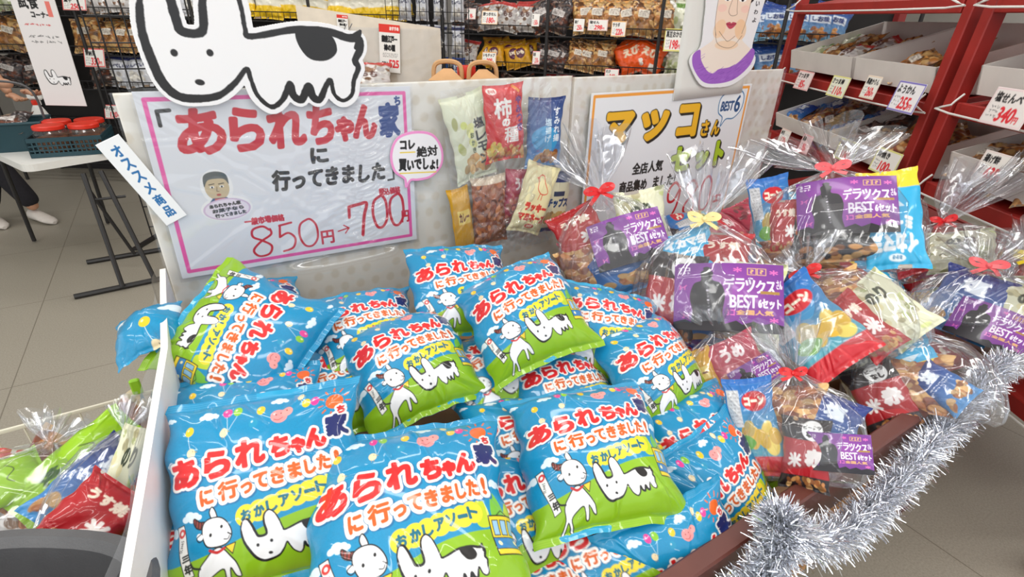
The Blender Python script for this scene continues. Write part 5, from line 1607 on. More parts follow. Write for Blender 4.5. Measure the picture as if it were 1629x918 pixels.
R1 = rack('black wire rack of snack packs across the back, behind the cream boards', (-.62, 4.75), (2.75, 4.05), (.18, .52, .84, 1.10, 1.37, 1.68))
R2 = rack('black wire rack of snack packs at the back left, behind the folding table', (-4.7, 4.9), (-.75, 4.85), (.18, .52, .84, 1.12, 1.42, 1.74))


def rack_pack(Rk, kind, x, y, z, w, h, label, group, lean=.35, turn=0.0, seed=0, T=.045):
    p = Rk['A'] + Rk['ex'] * x + Rk['ey'] * y + np.array([0, 0, z])
    n = -Rk['ey'] * math.cos(lean) + np.array([0, 0, math.sin(lean)])
    return loose_pack(kind, p, frame(Rk['ex'], n) @ rotz(turn), w, h, label, group, seed, T)


def row(Rk, kind, x0, x1, level, n, w, h, label, group, lean=.35, y=.12, dz=0.0, rows=1, seed=1, jit=.15):
    r = random.Random(seed); n = max(1, int(round(n * .72))); w, h, jit = w * 1.3, h * 1.12, jit * 1.6
    for k in range(rows):
        for i in range(n):
            x = x0 + (x1 - x0) * (i + .5 + r.uniform(-jit, jit)) / n
            rack_pack(Rk, kind, x, y + .09 * k + r.uniform(-.01, .01), level + h * .5 * math.cos(lean) + .012 + .02 * k + dz + r.uniform(0, .01), w, h, label, group, lean + r.uniform(-.12, .12), r.uniform(-jit, jit), seed)


def xs(Rk, a, b, y, yy=.12): return Rk['local'](a, y, yy)[0], Rk['local'](b, y, yy)[0]


lv = R1['levels']
for (kind, a, b, yp, L_, n, w, h, rows, lab, jit) in (
        ('r_clear', 768, 848, 15, 1.37, 4, .15, .2, 2, 'white and red rice cake pack on the back rack above the yellow pouches', .15),
        ('r_dark', 720, 762, 20, 1.37, 2, .15, .2, 2, 'dark brown pack on the back rack, left of the white and red packs', .15),
        ('r_dark', 856, 912, 15, 1.37, 3, .16, .22, 2, 'dark crackly pack on the back rack between white and golden packs', .3),
        ('r_senbei', 918, 1008, 20, 1.37, 5, .17, .24, 2, 'golden cracker pack on the upper back rack', .15),
        ('r_senbei', 1012, 1068, 25, 1.37, 3, .17, .24, 2, 'golden cracker pack at the right of the upper back rack', .15),
        ('r_green', 1078, 1106, 30, 1.37, 2, .17, .24, 2, 'pale green pack on the back rack left of the portrait card', .15),
        ('r_pouch', 770, 842, 75, 1.10, 6, .13, .17, 3, 'yellow pouch with a purple oval, heaped in the back rack', .35),
        ('r_clear', 722, 764, 80, 1.10, 2, .13, .2, 1, 'clear pack on the back rack left of the yellow pouches', .2),
        ('r_dark', 852, 905, 85, 1.10, 4, .15, .18, 2, 'dark shiny pack on the back rack right of the yellow pouches', .4),
        ('r_senbei', 910, 966, 85, 1.10, 4, .15, .2, 2, 'brown cracker pack on the middle back rack beside the orange packs', .2),
        ('r_orange', 974, 1046, 85, 1.10, 4, .2, .22, 2, 'bright orange pack lying in the back rack', .7),
        ('r_green', 1052, 1106, 95, 1.10, 3, .16, .2, 2, 'pale green pack on the middle back rack right of the orange packs', .4),
        ('r_dark', 700, 850, 122, .84, 7, .17, .2, 1, 'dark pack low on the back rack behind the sample packs', .3),
        ('r_clear', 850, 1100, 122, .84, 9, .18, .22, 1, 'grey and white pack low on the back rack behind the second board', .4),
        ('r_blue', 1200, 1245, 50, 1.37, 3, .17, .22, 2, 'blue salt pack on the back rack right of the portrait card', .25),
        ('r_blue', 1255, 1330, 40, 1.37, 4, .17, .22, 2, 'blue salt pack on the back rack behind the red shelf post', .25),
        ('r_blue', 1205, 1320, 95, 1.10, 5, .17, .22, 2, 'blue salt pack on the middle back rack beside the red shelf', .3)):
    x0, x1 = xs(R1, a, b, yp)
    row(R1, kind, x0, x1, L_, n, w, h, lab, kind and lab + 's', rows=rows, seed=int(a), jit=jit)

# white packs with a navy band hung on a wire grid, in front of the left end of that rack
x0, x1 = xs(R1, 632, 742, 40, .02)
gr = tag(empty('wire_grid', R1['A'] + R1['ey'] * -.05, np.stack([R1['ex'], R1['ey'], [0, 0, 1]], 1)), 'black wire grid with hooks, left of the yellow pouches on the back rack', 'grid panel')
mb = MB()
for i in range(13): wire(mb, [(x0 - .06 + (x1 - x0 + .1) * i / 12, 0, .8), (x0 - .06 + (x1 - x0 + .1) * i / 12, 0, 1.95)], .003, 5)
for z in np.arange(.8, 1.96, .12): wire(mb, [(x0 - .06, 0, z), (x1 + .04, 0, z)], .003, 5)
mb.build('grid', M['black_wire'], gr)
for rr_ in range(3):
    for i in range(4):
        rack_pack(R1, 'r_white' if rr_ else 'r_blue', x0 + (x1 - x0) * (i + .5) / 4, .03, 1.08 + .24 * rr_, .115, .22, 'white pack with a navy band hung on the black wire grid' if rr_ else 'blue and white pack hung low on the black wire grid', 'packs on the wire grid, ' + ('white' if rr_ else 'blue'), .05, 0, 5)

lv = R2['levels']
for (kind, a, b, yp, L_, n, w, h, rows, lab, jit) in (
        ('r_yellow', 330, 560, 12, 1.42, 9, .19, .26, 2, 'yellow pack behind the black wire front, above the dog cutout', .1),
        ('r_yellow', 560, 640, 15, 1.42, 4, .19, .26, 2, 'yellow pack on the back rack above the middle cream board', .1),
        ('r_green', 0, 45, 4, 1.42, 3, .2, .22, 1, 'pale pack on the top left back rack', .2),
        ('r_senbei', 0, 60, 60, 1.12, 4, .22, .24, 2, 'brown cracker pack on the back rack at the left picture edge', .3),
        ('r_senbei', 115, 160, 60, 1.12, 2, .2, .26, 2, 'amber cracker pack on the back rack right of the tall white sign', .1),
        ('r_clear', 150, 225, 25, 1.42, 4, .18, .26, 2, 'white clear pack on the back rack left of the dog cutout ears', .1),
        ('r_senbei', 170, 235, 75, 1.12, 4, .17, .24, 2, 'orange brown pack on the back rack left of the dog cutout', .1),
        ('r_white', 180, 235, 130, .84, 3, .19, .26, 1, 'white pack with navy band low on the back rack left of the price poster', .1),
        ('r_dark', 0, 60, 120, .84, 4, .2, .2, 2, 'dark pack on the low back rack behind the person', .3),
        ('r_dark', 150, 180, 140, .84, 2, .2, .24, 1, 'dark pack low on the back rack behind the red-lidded jars', .2),
        ('r_white', 240, 330, 20, 1.42, 4, .18, .25, 1, 'white pack with navy band on the back rack behind the dog cutout ears', .1)):
    x0, x1 = xs(R2, a, b, yp)
    row(R2, kind, x0, x1, L_, n, w, h, lab, lab + 's', rows=rows, seed=int(a) + 3, jit=jit)


def rack_tag(Rk, px, py, w, h, top, price, label, border=(240, 236, 230)):
    x, z = Rk['local'](px, py, -.02)
    n = -Rk['ey'] * .96 + np.array([0, 0, .28])
    o = link('price_tag', sheet_mesh('price_tag', art_tag(top, price, border), w, h, 60, 40, M['paper'], .0015))
    pose(o, Rk['A'] + Rk['ex'] * x - Rk['ey'] * .02 + np.array([0, 0, z]), frame(Rk['ex'], n))
    return tag(o, label, 'price tag', 'price tags on the back racks')


for px, py, w, h, tp, pr, lb, bd in (
        (779, 28, .13, .1, '餅つきせん', '180', 'price tag under the white and red rice cake packs', (240, 200, 150)),
        (778, 93, .12, .1, 'いもチップ', '298', 'orange-topped price tag under the yellow pouches', (236, 160, 70)),
        (921, 40, .08, .09, '揚げ', '250', 'narrow price tag below the golden crackers, leftmost', (235, 232, 226)),
        (951, 40, .15, .08, '塩せん', '298', 'pale pink price tag below the golden crackers', (236, 190, 180)),
        (984, 46, .11, .11, 'サラダ', '220', 'orange-edged price tag right of the pale pink one on the back rack', (238, 170, 80)),
        (1072, 64, .14, .16, '黒豆おかき', '198', 'yellow-striped price tag left of the portrait card', (230, 220, 90)),
        (973, 118, .11, .08, 'えび', '340', 'red-topped price tag below the orange packs', (230, 80, 80)),
        (852, 32, .06, .09, '豆', '150', 'small price tag between the dark packs and the white and red packs', (235, 232, 226)),
        (853, 92, .06, .1, '海苔', '210', 'small price tag right of the yellow pouches', (235, 150, 160)),
        (750, 22, .07, .08, '柿', '98', 'small price tag left of the white and red packs', (235, 190, 190))):
    rack_tag(R1, px, py, w, h, tp, pr, lb, bd)
for px, py, w, h, tp, pr, lb in (
        (150, 92, .18, .15, '甘納豆', '330', 'white price card under the amber crackers right of the tall sign'),
        (118, 6, .2, .1, '菓子', '250', 'white price card at the top left beside the tall sign'),
        (180, 178, .16, .12, '子ども', '120', 'white and red card low on the rack left of the price poster')):
    rack_tag(R2, px, py, w, h, tp, pr, lb, (226, 60, 60))

# black wire grid panel standing at the left, with the tall white tasting sign
gp = tag(empty('wire_grid', W(-2.62, 3.5, 0)), 'tall black wire grid panel behind the folding table, the white tasting sign on it', 'grid panel')
mb = MB(); d = np.array([.92, .39])
for i in range(9): wire(mb, [RH * d[0] * .07 * i + FH * d[1] * .07 * i + np.array([0, 0, z]) for z in (0.02, 1.95)], .0045, 6)
for z in np.arange(.1, 2.0, .15): wire(mb, [np.array([0, 0, z]), RH * d[0] * .56 + FH * d[1] * .56 + np.array([0, 0, z])], .0045, 6)
mb.build('grid', M['black_wire'], gp)
for i in (0, 8):
    b_ = RH * d[0] * .07 * i + FH * d[1] * .07 * i
    MB().bar(b_ + FH * -.2 + np.array([0, 0, .012]), b_ + FH * .2 + np.array([0, 0, .012]), .03, .022).build('foot', M['black_metal'], gp)
cv = Cv(220, 560, (226, 222, 222))
cv.text('試食', (34, 40, 130, 96), BLK, bold=2.5, wob=.02); cv.text('コーナー', (80, 110, 176, 136), BLK, bold=1.6, wob=.02); cv.scribble(30, 160, 160, 176, 1, (200, 80, 80), 3); cv.rect(166, 60, 190, 130, (224, 120, 110)); cv.scribble(30, 210, 190, 260, 2, (90, 90, 90), 2.5)
dog(cv, 110, 420, .36, 4)
o = link('tasting_sign', sheet_mesh('tasting_sign', cv, .215, .62, 100, 260, M['paper'], .004))
pose(o, W(-2.69, 3.25, 1.275), frame(RH * .97 + FH * .2, -FH * .97 + RH * .2) @ rotz(-.03))
tag(o, 'tall narrow white tasting sign with a small dog drawing, behind the red-lidded jars', 'sign')

# ------------------------------------------------------------------ middle cream board of the next display
Q = [on_v(470, 8, 3.2), on_v(700, 45, 3.2), on_v(695, 150, 3.2), on_v(470, 190, 3.2)]
c0 = np.mean(Q, 0)
Q[2] = Q[1] + np.array([0, 0, .72 - Q[1][2]]); Q[3] = Q[0] + np.array([0, 0, .72 - Q[0][2]])
bd = tag(empty('display_board', (Q[2] + Q[3]) / 2), 'cream film-wrapped board of the display behind, slanting at the top', 'display board')
base = (Q[2] + Q[3]) / 2
A4 = [q - base for q in (Q[3], Q[2], Q[1], Q[0])]
MB().hexa([a for a in A4] + [a + FH * .012 for a in A4]).build('panel', mat('cream_pattern_board', rgb(226, 214, 196), 0.35, noise=0.07, nscale=16, coat=.2), bd)
w_ = np.linalg.norm(Q[2] - Q[3])
fw_ = link('clear_wrap', sheet_wrap(w_, .62, 44), bd); pose(fw_, np.array([0, 0, .40]) - FH * .004, frame(RH, -FH))
nt = tag(empty('snack_table', W(-.8, 3.5, 0)), 'low table of the display behind, hidden by the cream boards', 'table')
MB().box((0, 0, .68), (1.1, .55, .05), R_UV, .004).build('table_top', M['tan_board'], nt)
for a in (-.48, .48):
    for b in (-.22, .22): MB().box(RH * a + FH * b + np.array([0, 0, .327]), (.05, .05, .654), R_UV).build('leg', M['tan_board'], nt)
cv = Cv(130, 230, (238, 236, 232)); cv.rect(0, 0, 130, 38, (224, 60, 50)); cv.text('おすすめ', (66, 10, 122, 26), (250, 240, 236), bold=.8)
cv.text('銀座江戸一', (16, 52, 112, 84), BLK, bold=1.8); cv.text('柿の種', (30, 94, 98, 124), BLK, bold=1.8); cv.scribble(20, 134, 112, 156, 3, (90, 90, 90), 1.2); cv.text('831', (14, 178, 48, 200), BLK, bold=1); cv.text('525', (60, 168, 120, 204), (226, 50, 60), bold=2)
for (px, py, ww, hh, lab, cvv) in ((620, 78, .115, .245, 'tall price card with a red top reading 525 on the middle cream board', cv), (545, 40, .06, .10, 'small red-topped card near the dog cutout tail on the middle cream board', cv)):
    o = link('price_card', sheet_mesh('price_card', cvv, ww, hh, 70, 120, M['paper'], .002)); pose(o, on_v(px, py, 3.185), frame(RH, -FH) @ rotz(-.06)); tag(o, lab, 'price card')
o = loose_pack('r_clear', on_v(588, 125, 3.1), frame(RH, -FH * .8 + np.array([0, 0, .6])), .24, .2, 'clear pack with a red tie peeping over the first board beside the dog cutout', None, 5)

# cardboard carry boxes between the boards
for i, (px, py, lab) in enumerate(((712, 112, 'tan cardboard carry box with a handle, behind the red sample pack'), (768, 120, 'tan cardboard carry box with an arched handle, right of the first carry box'))):
    p = on_v(px, py, 2.75); p[2] = 0.0
    cb = tag(empty('carry_box', p + np.array([0, 0, .94]), R_UV @ rotz(.25 * i)), lab, 'box')
    MB().box((0, 0, .14), (.17, .14, .28), None, .003).build('box_body', M['cardboard'], cb)
    mb = MB(); mb.tube(spline([(-.07, 0, .275), (-.06, 0, .345), (0, 0, .362), (.06, 0, .345), (.07, 0, .275)], 5), .011, 6)
    mb.hexa([(-.085, -.07, .28), (.085, -.07, .28), (.02, -.004, .325), (-.02, -.004, .325), (-.085, -.067, .283), (.085, -.067, .283), (.02, 0, .33), (-.02, 0, .33)])
    mb.build('handle', M['cardboard'], cb)
p = on_v(742, 125, 2.8); jar(np.array([p[0], p[1], .94]), .05, .34, 'jar with a red lid between the two carry boxes', None)
ct = tag(empty('snack_table', W(-.18, 2.8, 0)), 'low tan table under the carry boxes, hidden behind the first board', 'table')
MB().box((0, 0, .915), (.62, .4, .04), R_UV, .003).build('table_top', M['tan_board'], ct)
for a in (-.26, .26):
    for b in (-.15, .15): MB().box(RH * a + FH * b + np.array([0, 0, .447]), (.04, .04, .894), R_UV).build('leg', M['tan_board'], ct)

# ------------------------------------------------------------------ folding table, basket of jars, bottle
tb = tag(empty('folding_table', W(-3.0, 3.5, 0)), 'white folding table with black legs at the left, a basket of jars on it', 'table')
o0 = W(-3.0, 3.5, 0)
C0 = W(-2.74, 2.86, .70); ew = RH * .56 + FH * .83; ew /= np.linalg.norm(ew); el = -RH * .83 + FH * .56; el /= np.linalg.norm(el)
mb = MB(); V = []
def rr(x0, y0, x1, y1, r_, k=5):
    out = []
    for cx, cy, a0 in ((x1 - r_, y1 - r_, 0), (x0 + r_, y1 - r_, PI / 2), (x0 + r_, y0 + r_, PI), (x1 - r_, y0 + r_, 1.5 * PI)):
        for i in range(k + 1):
            a = a0 + PI / 2 * i / k; out.append((cx + r_ * math.cos(a), cy + r_ * math.sin(a)))
    return out
def prism(mb, P, z0, z1, f):
    n = len(P); V = [f(x, y, z0) for x, y in P] + [f(x, y, z1) for x, y in P]
    return mb.add(V, [tuple(range(n - 1, -1, -1)), tuple(range(n, 2 * n))] + [(i, (i + 1) % n, n + (i + 1) % n, n + i) for i in range(n)])
f_ = lambda x, y, z: C0 + ew * x + el * y + np.array([0, 0, z]) - o0
prism(MB(), rr(0, 0, .62, .98, .06)[::-1], -.04, 0, f_).build('table_top', M['white_plastic'], tb)
def tbar(name, pts, r_=.013): return MB().tube([np.asarray(p) - o0 for p in pts], r_, 8).build(name, M['black_metal'], tb, True)
g = lambda px, py, z: on_z(px, py, z)
for (a, b, c, d) in (((132, 276), (195, 456), (118, 472), (262, 442)), ((160, 272), (246, 444), (138, 417), (262, 396))):
    lg = tbar('leg', [g(*a, .655), g(*b, .03)]); tbar('foot', [g(*c, .016), g(*d, .016)], .016).parent = lg
tbar('brace', [g(140, 300, .55), g(214, 404, .1)], .010); tbar('brace', [g(150, 318, .5), g(200, 312, .5)], .008)
for dx in (.08, .54): tbar('leg', [C0 + ew * dx + el * .80 + np.array([0, 0, -.045]), C0 + ew * dx + el * .85 - np.array([0, 0, .69])])

B0 = W(-2.82, 3.02, .702); bw = W(-2.50, 3.18, .702) - B0; bl = np.linalg.norm(bw); bw /= bl; bd_ = np.array([-bw[1], bw[0], 0])
bk_ = tag(empty('jar_basket', B0, np.stack([bw, bd_, [0, 0, 1]], 1)), 'dark teal plastic basket holding red-lidded jars, on the folding table', 'basket')
mb = MB(); bdp, bh = .36, .11
for (x0, y0, x1, y1) in ((0, 0, bl, 0), (bl, 0, bl, bdp), (bl, bdp, 0, bdp), (0, bdp, 0, 0)):
    a, b = np.array([x0, y0, 0]), np.array([x1, y1, 0]); L = np.linalg.norm(b - a)
    for z, t_ in ((.012, .024), (.04, .008), (.065, .008), (bh - .012, .024)): mb.bar(a + np.array([0, 0, z]), b + np.array([0, 0, z]), .008, t_)
    nn = int(L / .022)
    for i in range(nn + 1):
        q = a + (b - a) * i / nn; mb.box(q + np.array([0, 0, bh / 2]), (.007, .007, bh))
mb.box((bl / 2, bdp / 2, .004), (bl, bdp, .006)); mb.build('basket', M['teal_plastic'], bk_)
for i, (x, y, s, lab) in enumerate(((.10, .10, 1, 'red-lidded jar at the front left of the teal basket'), (.27, .10, 1, 'red-lidded jar at the front right of the teal basket'), (.10, .27, 1, 'red-lidded jar at the back left of the teal basket'), (.27, .27, 1, 'red-lidded jar at the back right of the teal basket'))):
    jar(B0 + bw * x + bd_ * y + np.array([0, 0, .012]), .084, .155, lab, 'red-lidded jars in the teal basket')
p = on_z(76, 215, .70); sp = tag(empty('spray_bottle', p, R_UV), 'white spray bottle with a red collar behind the red-lidded jars', 'bottle')
MB().lathe([(.045, 0), (.05, .01), (.05, .13), (.03, .18), (.018, .2)], n=20).build('bottle', M['white_plastic'], sp, True)
MB().lathe([(.02, .2), (.022, .205), (.022, .225), (.018, .23)], n=16).build('collar', M['red_plastic'], sp, True)
th = MB().box((.01, 0, .255), (.10, .03, .045), None, .01).build('spray_head', M['white_plastic'], sp); MB().box((.03, 0, .225), (.012, .016, .055), None, .004).build('trigger', M['white_plastic'], th)

# ------------------------------------------------------------------ the person at the left edge
def skin_body(name, P, E, Rd, m, parent=None, sub=2):
    me = bpy.data.meshes.new(name); me.from_pydata([tuple(map(float, p)) for p in P], E, []); me.materials.append(m)
    o = link(name, me, parent)
    sk = o.modifiers.new('skin', 'SKIN')
    ly = me.skin_vertices[0] if me.skin_vertices else None
    if ly is None:
        bpy.context.view_layer.objects.active = o; bpy.ops.object.select_all(action='DESELECT'); o.select_set(True); bpy.ops.mesh.customdata_skin_add(); ly = me.skin_vertices[0]
    for i, r_ in enumerate(Rd):
        ly.data[i].radius = r_ if isinstance(r_, tuple) else (r_, r_)
        ly.data[i].use_root = (i == 0)
    s = o.modifiers.new('smooth', 'SUBSURF'); s.levels = s.render_levels = sub
    for p in me.polygons: p.use_smooth = True
    sk.use_smooth_shade = True
    return o


f1 = on_z(66, 352, .0); f2 = on_z(-6, 358, .0)                       # ankles of the two feet
hip = (f1 + f2) / 2 - RH * .17 + FH * .1
yv = np.array([0, 0, 1.0])
side = RH * .35 + FH * .94                                           # across the hips; the person faces the table
face = RH * .9 - FH * .3
hand = on_v(52, 148, 3.42)
H_ = lambda z, s=0.0, f=0.0: hip + yv * z + side * s + face * f
person = tag(empty('person', hip), 'person in dark trousers and speckled dark top reaching right, cut by the left picture edge', 'person')
shoulder = H_(1.30, -.17, .04)
PB = [H_(.92), H_(1.08), H_(1.24, 0, .02), H_(1.36, 0, .03), H_(1.45, 0, .05), H_(1.53, 0, .07), H_(1.62, 0, .08), H_(1.68, 0, .06),
      H_(.86, .09), H_(.86, -.09), f2 * .5 + H_(.86, .09) * .5 + face * .03, f1 * .5 + H_(.86, -.09) * .5 + face * .03, f2 + yv * .09, f1 + yv * .09,
      H_(1.36, .17, .02), H_(1.36, -.17, .04), (H_(1.36, -.17, .04) + hand) / 2 - yv * .10 - FH * .05, hand - (hand - H_(1.3, -.17)) * .14,
      H_(1.08, .23, .06), H_(.92, .2, .26)]
EB = [(0, 1), (1, 2), (2, 3), (3, 4), (4, 5), (5, 6), (6, 7), (0, 8), (0, 9), (8, 10), (9, 11), (10, 12), (11, 13), (3, 14), (3, 15), (15, 16), (16, 17), (14, 18), (18, 19)]
RBd = [.125, .12, .135, .11, .055, .085, .098, .07, .085, .085, .062, .062, .04, .04, .062, .062, .045, .028, .045, .028]
PL = [tuple(np.asarray(p) - hip) for p in PB]
skin_body('body', PL, EB, RBd, M['skin'], person)
skin_body('trousers', [PL[0], PL[8], PL[9], PL[10], PL[11], tuple(np.array(PL[12]) + [0, 0, .03]), tuple(np.array(PL[13]) + [0, 0, .03]), tuple(np.array(PL[0]) + [0, 0, .1])], [(0, 1), (0, 2), (1, 3), (2, 4), (3, 5), (4, 6), (0, 7)], [.14, .105, .105, .085, .085, .065, .065, .13], M['trouser'], person)
mid_ = np.array(PL[15]) * .45 + np.array(PL[16]) * .55
skin_body('shirt', [PL[1], PL[0], PL[2], PL[3], PL[14], PL[15], tuple(mid_), tuple(np.array(PL[14]) * .4 + np.array(PL[18]) * .6), tuple(np.array(PL[3]) + [0, 0, .05])], [(0, 1), (0, 2), (2, 3), (3, 4), (3, 5), (5, 6), (4, 7), (3, 8)], [.14, .15, .15, .13, .085, .085, .068, .068, .07], M['shirt'], person)
hd = np.array(PL[6])
mb = MB(); mb.lathe([(.02, .125), (.06, .115), (.098, .07), (.112, 0), (.108, -.05), (.095, -.11)], hd + np.array(face) * -.02, 20); mb.build('hair', M['hair'], person, True)
mb = MB(); fc = hd + face * .092
mb.lathe([(.004, .02), (.012, .006), (.016, -.012), (.006, -.02)], fc + np.array([0, 0, -.005]), 8); mb.build('nose', M['skin'], person, True)
mb = MB()
for s_ in (-1, 1): mb.lathe([(.002, .007), (.009, .004), (.009, -.004), (.002, -.007)], hd + face * .088 + side * .035 * s_ + np.array([0, 0, .022]), 8)
mb.build('eyes', M['hair'], person, True)
MB().bar(hd + face * .088 - side * .022 - yv * .05, hd + face * .088 + side * .022 - yv * .05, .008, .009).build('mouth', M['red_wood'], person)
# hands: palm, four bent fingers and a thumb
def hand_mesh(base, d, down, nm):
    d = d / np.linalg.norm(d); sd = np.cross(d, down); sd /= np.linalg.norm(sd); dn = np.cross(sd, d)
    P = [base, base + d * .05, base + d * .085]; E = [(0, 1), (1, 2)]; Rr = [(.024, .018), (.036, .016), (.034, .013)]
    for k, (o_, l_) in enumerate(((-.030, .062), (-.010, .074), (.010, .070), (.030, .054))):
        i = len(P)
        P += [base + d * .09 + sd * o_, base + d * (.09 + l_ * .5) + sd * o_ * 1.15 + dn * -.012, base + d * (.09 + l_ * .85) + sd * o_ * 1.15 + dn * -.04]
        E += [(2, i), (i, i + 1), (i + 1, i + 2)]; Rr += [.010, .009, .0075]
    i = len(P); P += [base + d * .035 - sd * .045 - dn * .01, base + d * .075 - sd * .06 - dn * .025]; E += [(1, i), (i, i + 1)]; Rr += [.012, .009]
    return skin_body(nm, [np.asarray(p) - hip for p in P], E, Rr, M['skin'], person, 1)
hand_mesh(hand - (hand - PB[16]) * .12, hand - PB[16], -yv, 'hand'); hand_mesh(PB[19], face - yv * .4, -yv, 'hand')
for fp, dr in ((f1, RH * .9 - FH * .35), (f2, RH * .85 - FH * .5)):
    dr = dr / np.linalg.norm(dr); sd = np.cross(yv, dr)
    mb = MB(); prof = [(-.09, .036, .085), (-.06, .042, .09), (0, .044, .078), (.06, .048, .058), (.12, .046, .045), (.155, .034, .034), (.172, .014, .022)]
    V = []; n = 12
    for (x, hw, hh) in prof:
        for k in range(n):
            a = 2 * PI * k / n; V.append(fp - hip + dr * x + sd * hw * math.cos(a) + yv * (.004 + hh * (.5 + .5 * math.sin(a))))
    mb.add(V, [(i * n + k, i * n + (k + 1) % n, (i + 1) * n + (k + 1) % n, (i + 1) * n + k) for i in range(len(prof) - 1) for k in range(n)] + [tuple(range(n - 1, -1, -1)), tuple((len(prof) - 1) * n + k for k in range(n))])
    mb.build('shoe', M['shoe'], person, True)
# shopping basket hanging before the person
p = on_v(14, 214, 3.25); sbk = tag(empty('shopping_basket', p - np.array([0, 0, .12]), R_UV @ rotz(.5)), 'teal shopping basket with dark goods, held before the person at the left edge', 'basket')
mb = MB(); a_, b_ = [(-.17, -.11), (.17, -.11), (.17, .11), (-.17, .11)], [(-.2, -.14), (.2, -.14), (.2, .14), (-.2, .14)]
mb.hexa([(*q, 0) for q in a_] + [(*q, .004) for q in a_])
for i in range(4):
    j = (i + 1) % 4
    A_, B_, C_, D_ = np.array([*a_[i], 0]), np.array([*a_[j], 0]), np.array([*b_[j], .2]), np.array([*b_[i], .2])
    nv_ = np.cross(B_ - A_, D_ - A_); nv_ = nv_ / np.linalg.norm(nv_) * -.004
    mb.hexa([A_, B_, C_, D_, A_ + nv_, B_ + nv_, C_ + nv_, D_ + nv_])
mb.build('tub', M['teal_plastic'], sbk)
wire(MB(), [(*q, .2) for q in b_], .009, 8, True).build('rim', M['teal_plastic'], sbk, True)
wire(MB(), spline([(-.2, 0, .2), (-.19, 0, .36), (-.1, 0, .42), (.1, 0, .42), (.19, 0, .36), (.2, 0, .2)], 5), .007, 8).build('handle', M['dark_plastic'], sbk, True)
loose_pack('r_dark', p + np.array([0, 0, .06]), R_UV @ frame((1, .3, 0), (0, -.4, .9)), .26, .24, 'dark pack lying in the teal shopping basket', None, 9)

# ------------------------------------------------------------------ white wire basket with packs at the lower left
wx0, wx1, wy0, wy1, wz0, wz1 = -.72, -.195, .45, 1.262, .42, .70
wb = tag(empty('wire_basket', ((wx0 + wx1) / 2, (wy0 + wy1) / 2, wz0)), 'white wire basket of assorted packs hung on the left end of the table', 'basket')
o_ = np.array([(wx0 + wx1) / 2, (wy0 + wy1) / 2, wz0])
loop = lambda z: [np.array(q) - o_ for q in ((wx0, wy0, z), (wx1, wy0, z), (wx1, wy1, z), (wx0, wy1, z))]
wire(MB(), loop(wz1), .006, 8, True).build('rim', M['cream_wire'], wb, True)
mb = MB()
for z in np.arange(wz0, wz1 - .02, .055): wire(mb, loop(z), .0022, 5, True)
for i in range(12):
    x = wx0 + (wx1 - wx0) * i / 11; mb.tube([np.array(q) - o_ for q in ((x, wy0, wz1), (x, wy0, wz0), (x, wy1, wz0), (x, wy1, wz1))], .0022, 5)
for i in range(15):
    y = wy0 + (wy1 - wy0) * i / 14; mb.tube([np.array(q) - o_ for q in ((wx0, y, wz1), (wx0, y, wz0), (wx1, y, wz0), (wx1, y, wz1))], .0022, 5)
mb.build('mesh', M['cream_wire'], wb)
mb = MB()
for y in (.55, 1.15): mb.bar(np.array([wx1, y, wz1]) - o_, np.array([-.176, y, wz1]) - o_, .012, .012)
mb.build('hook', M['cream_wire'], wb)
tag(MB().box((-.225, 1.262, .725), (.02, .012, .04), None, .003).build('clip', mat('lime_clip', rgb(150, 206, 40), .4)), 'small lime clip on the back rim of the white wire basket by the side panel', 'clip')


def bpack(kind, px, py, z, w, h, n, a, label, seed, T=.025):
    a = math.radians(a); x = RT * math.cos(a) - UP * math.sin(a)
    o = link('snack_pack', pillow_mesh('snack_pack', art_pack(kind), w, h, T, 80, 100, M['foil'], seed, .05, crease=1.4, back=(190, 186, 176)))
    pose(o, on_z(px, py, z), frame(x, n)); return tag(o, label, 'snack pack', 'packs in the white wire basket')


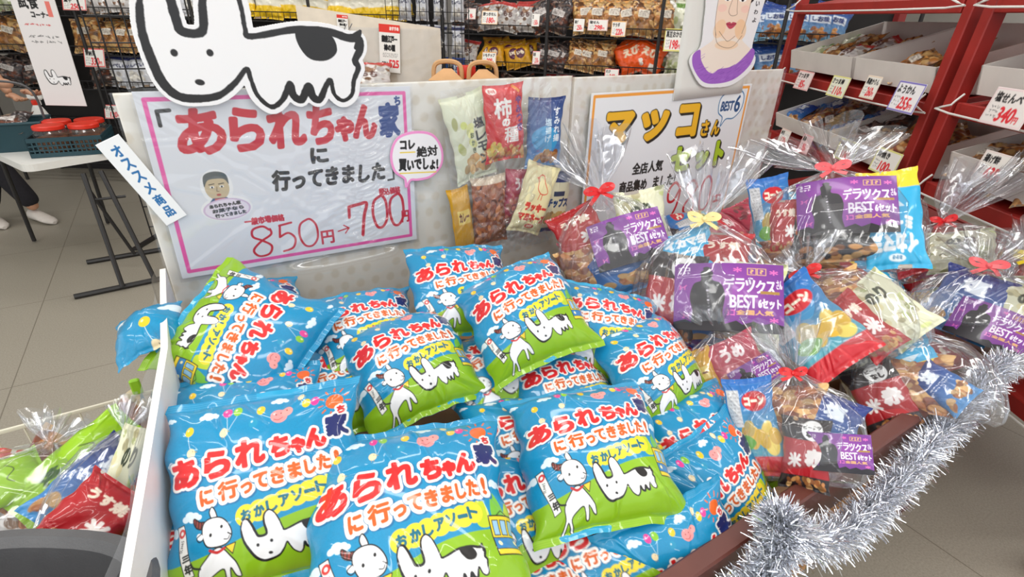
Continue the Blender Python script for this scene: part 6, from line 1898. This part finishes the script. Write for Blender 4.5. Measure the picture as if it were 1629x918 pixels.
bpack('lime', 122, 738, .70, .10, .24, (.15, -.6, .7), 38, 'lime green pack slanting in the white wire basket', 41)
bpack('navy', 152, 778, .71, .13, .18, (.2, -.6, .7), 36, 'blue pack beside the lime one in the white wire basket', 42)
bpack('redplain', 148, 826, .74, .12, .13, (.2, -.6, .7), 30, 'red pack at the front of the white wire basket', 43)
bpack('cream', 189, 765, .745, .05, .2, (.3, -.7, .6), 4, 'white paper-fronted pack upright beside the side panel', 44, .015)
bpack('cookie', 75, 770, .67, .17, .2, (.0, -.5, .85), 20, 'brown nut pack at the left of the white wire basket', 45)
bpack('r_clear', 18, 790, .66, .2, .2, (.1, -.4, .9), -10, 'clear white pack at the left picture edge in the wire basket', 46)
bpack('brown', 176, 700, .66, .10, .22, (.2, -.5, .7), 25, 'brown pack standing at the back of the white wire basket', 47)
bpack('mustard', 196, 868, .66, .14, .2, (.2, -.6, .8), 10, 'mustard pack at the bottom of the white wire basket by the side panel', 48)
bpack('lime', 8, 768, .71, .1, .12, (.1, -.4, .9), 60, 'lime green pack end at the left picture edge in the wire basket', 49)
for (px, py, z, a, b, c, sd_, lab) in ((165, 775, .725, .15, .20, .07, 61, 'clear film bag around the blue and red packs in the wire basket'), (45, 785, .69, .24, .18, .1, 62, 'clear film bag around the nut pack at the left of the wire basket')):
    o = link('clear_bag', cello_mesh(a, b, c, sd_, .3, .8)); pose(o, on_z(px, py, z), frame(RT, (.2, -.6, .7))); tag(o, lab, 'clear bag')

# dark plastic carrying basket at the bottom left corner
q = on_z(-28, 985, .80)
db = tag(empty('hand_basket', q - np.array([0, 0, .2]), R_UV), 'dark grey plastic basket with a rounded rim in the bottom left corner', 'basket')
mb = MB(); n = 48; ph = [2 * PI * i / n for i in range(n)]
se = lambda a, A, B, e=.75: (A * math.copysign(abs(math.cos(a)) ** e, math.cos(a)), B * math.copysign(abs(math.sin(a)) ** e, math.sin(a)))
V = []
prof = [(.145, .085, 0), (.165, .105, .12), (.175, .115, .17), (.19, .13, .178), (.196, .136, .19), (.19, .13, .204), (.175, .115, .207), (.164, .104, .196), (.16, .1, .17), (.14, .08, .01)]
for (A_, B_, z) in prof:
    for a in ph: V.append((*se(a, A_, B_), z))
m_ = len(prof)
mb.add(V, [(i * n + k, i * n + (k + 1) % n, (i + 1) * n + (k + 1) % n, (i + 1) * n + k) for i in range(m_ - 1) for k in range(n)] + [tuple(range(n - 1, -1, -1)), tuple((m_ - 1) * n + k for k in range(n))])
mb.build('tub', M['dark_plastic'], db, True)
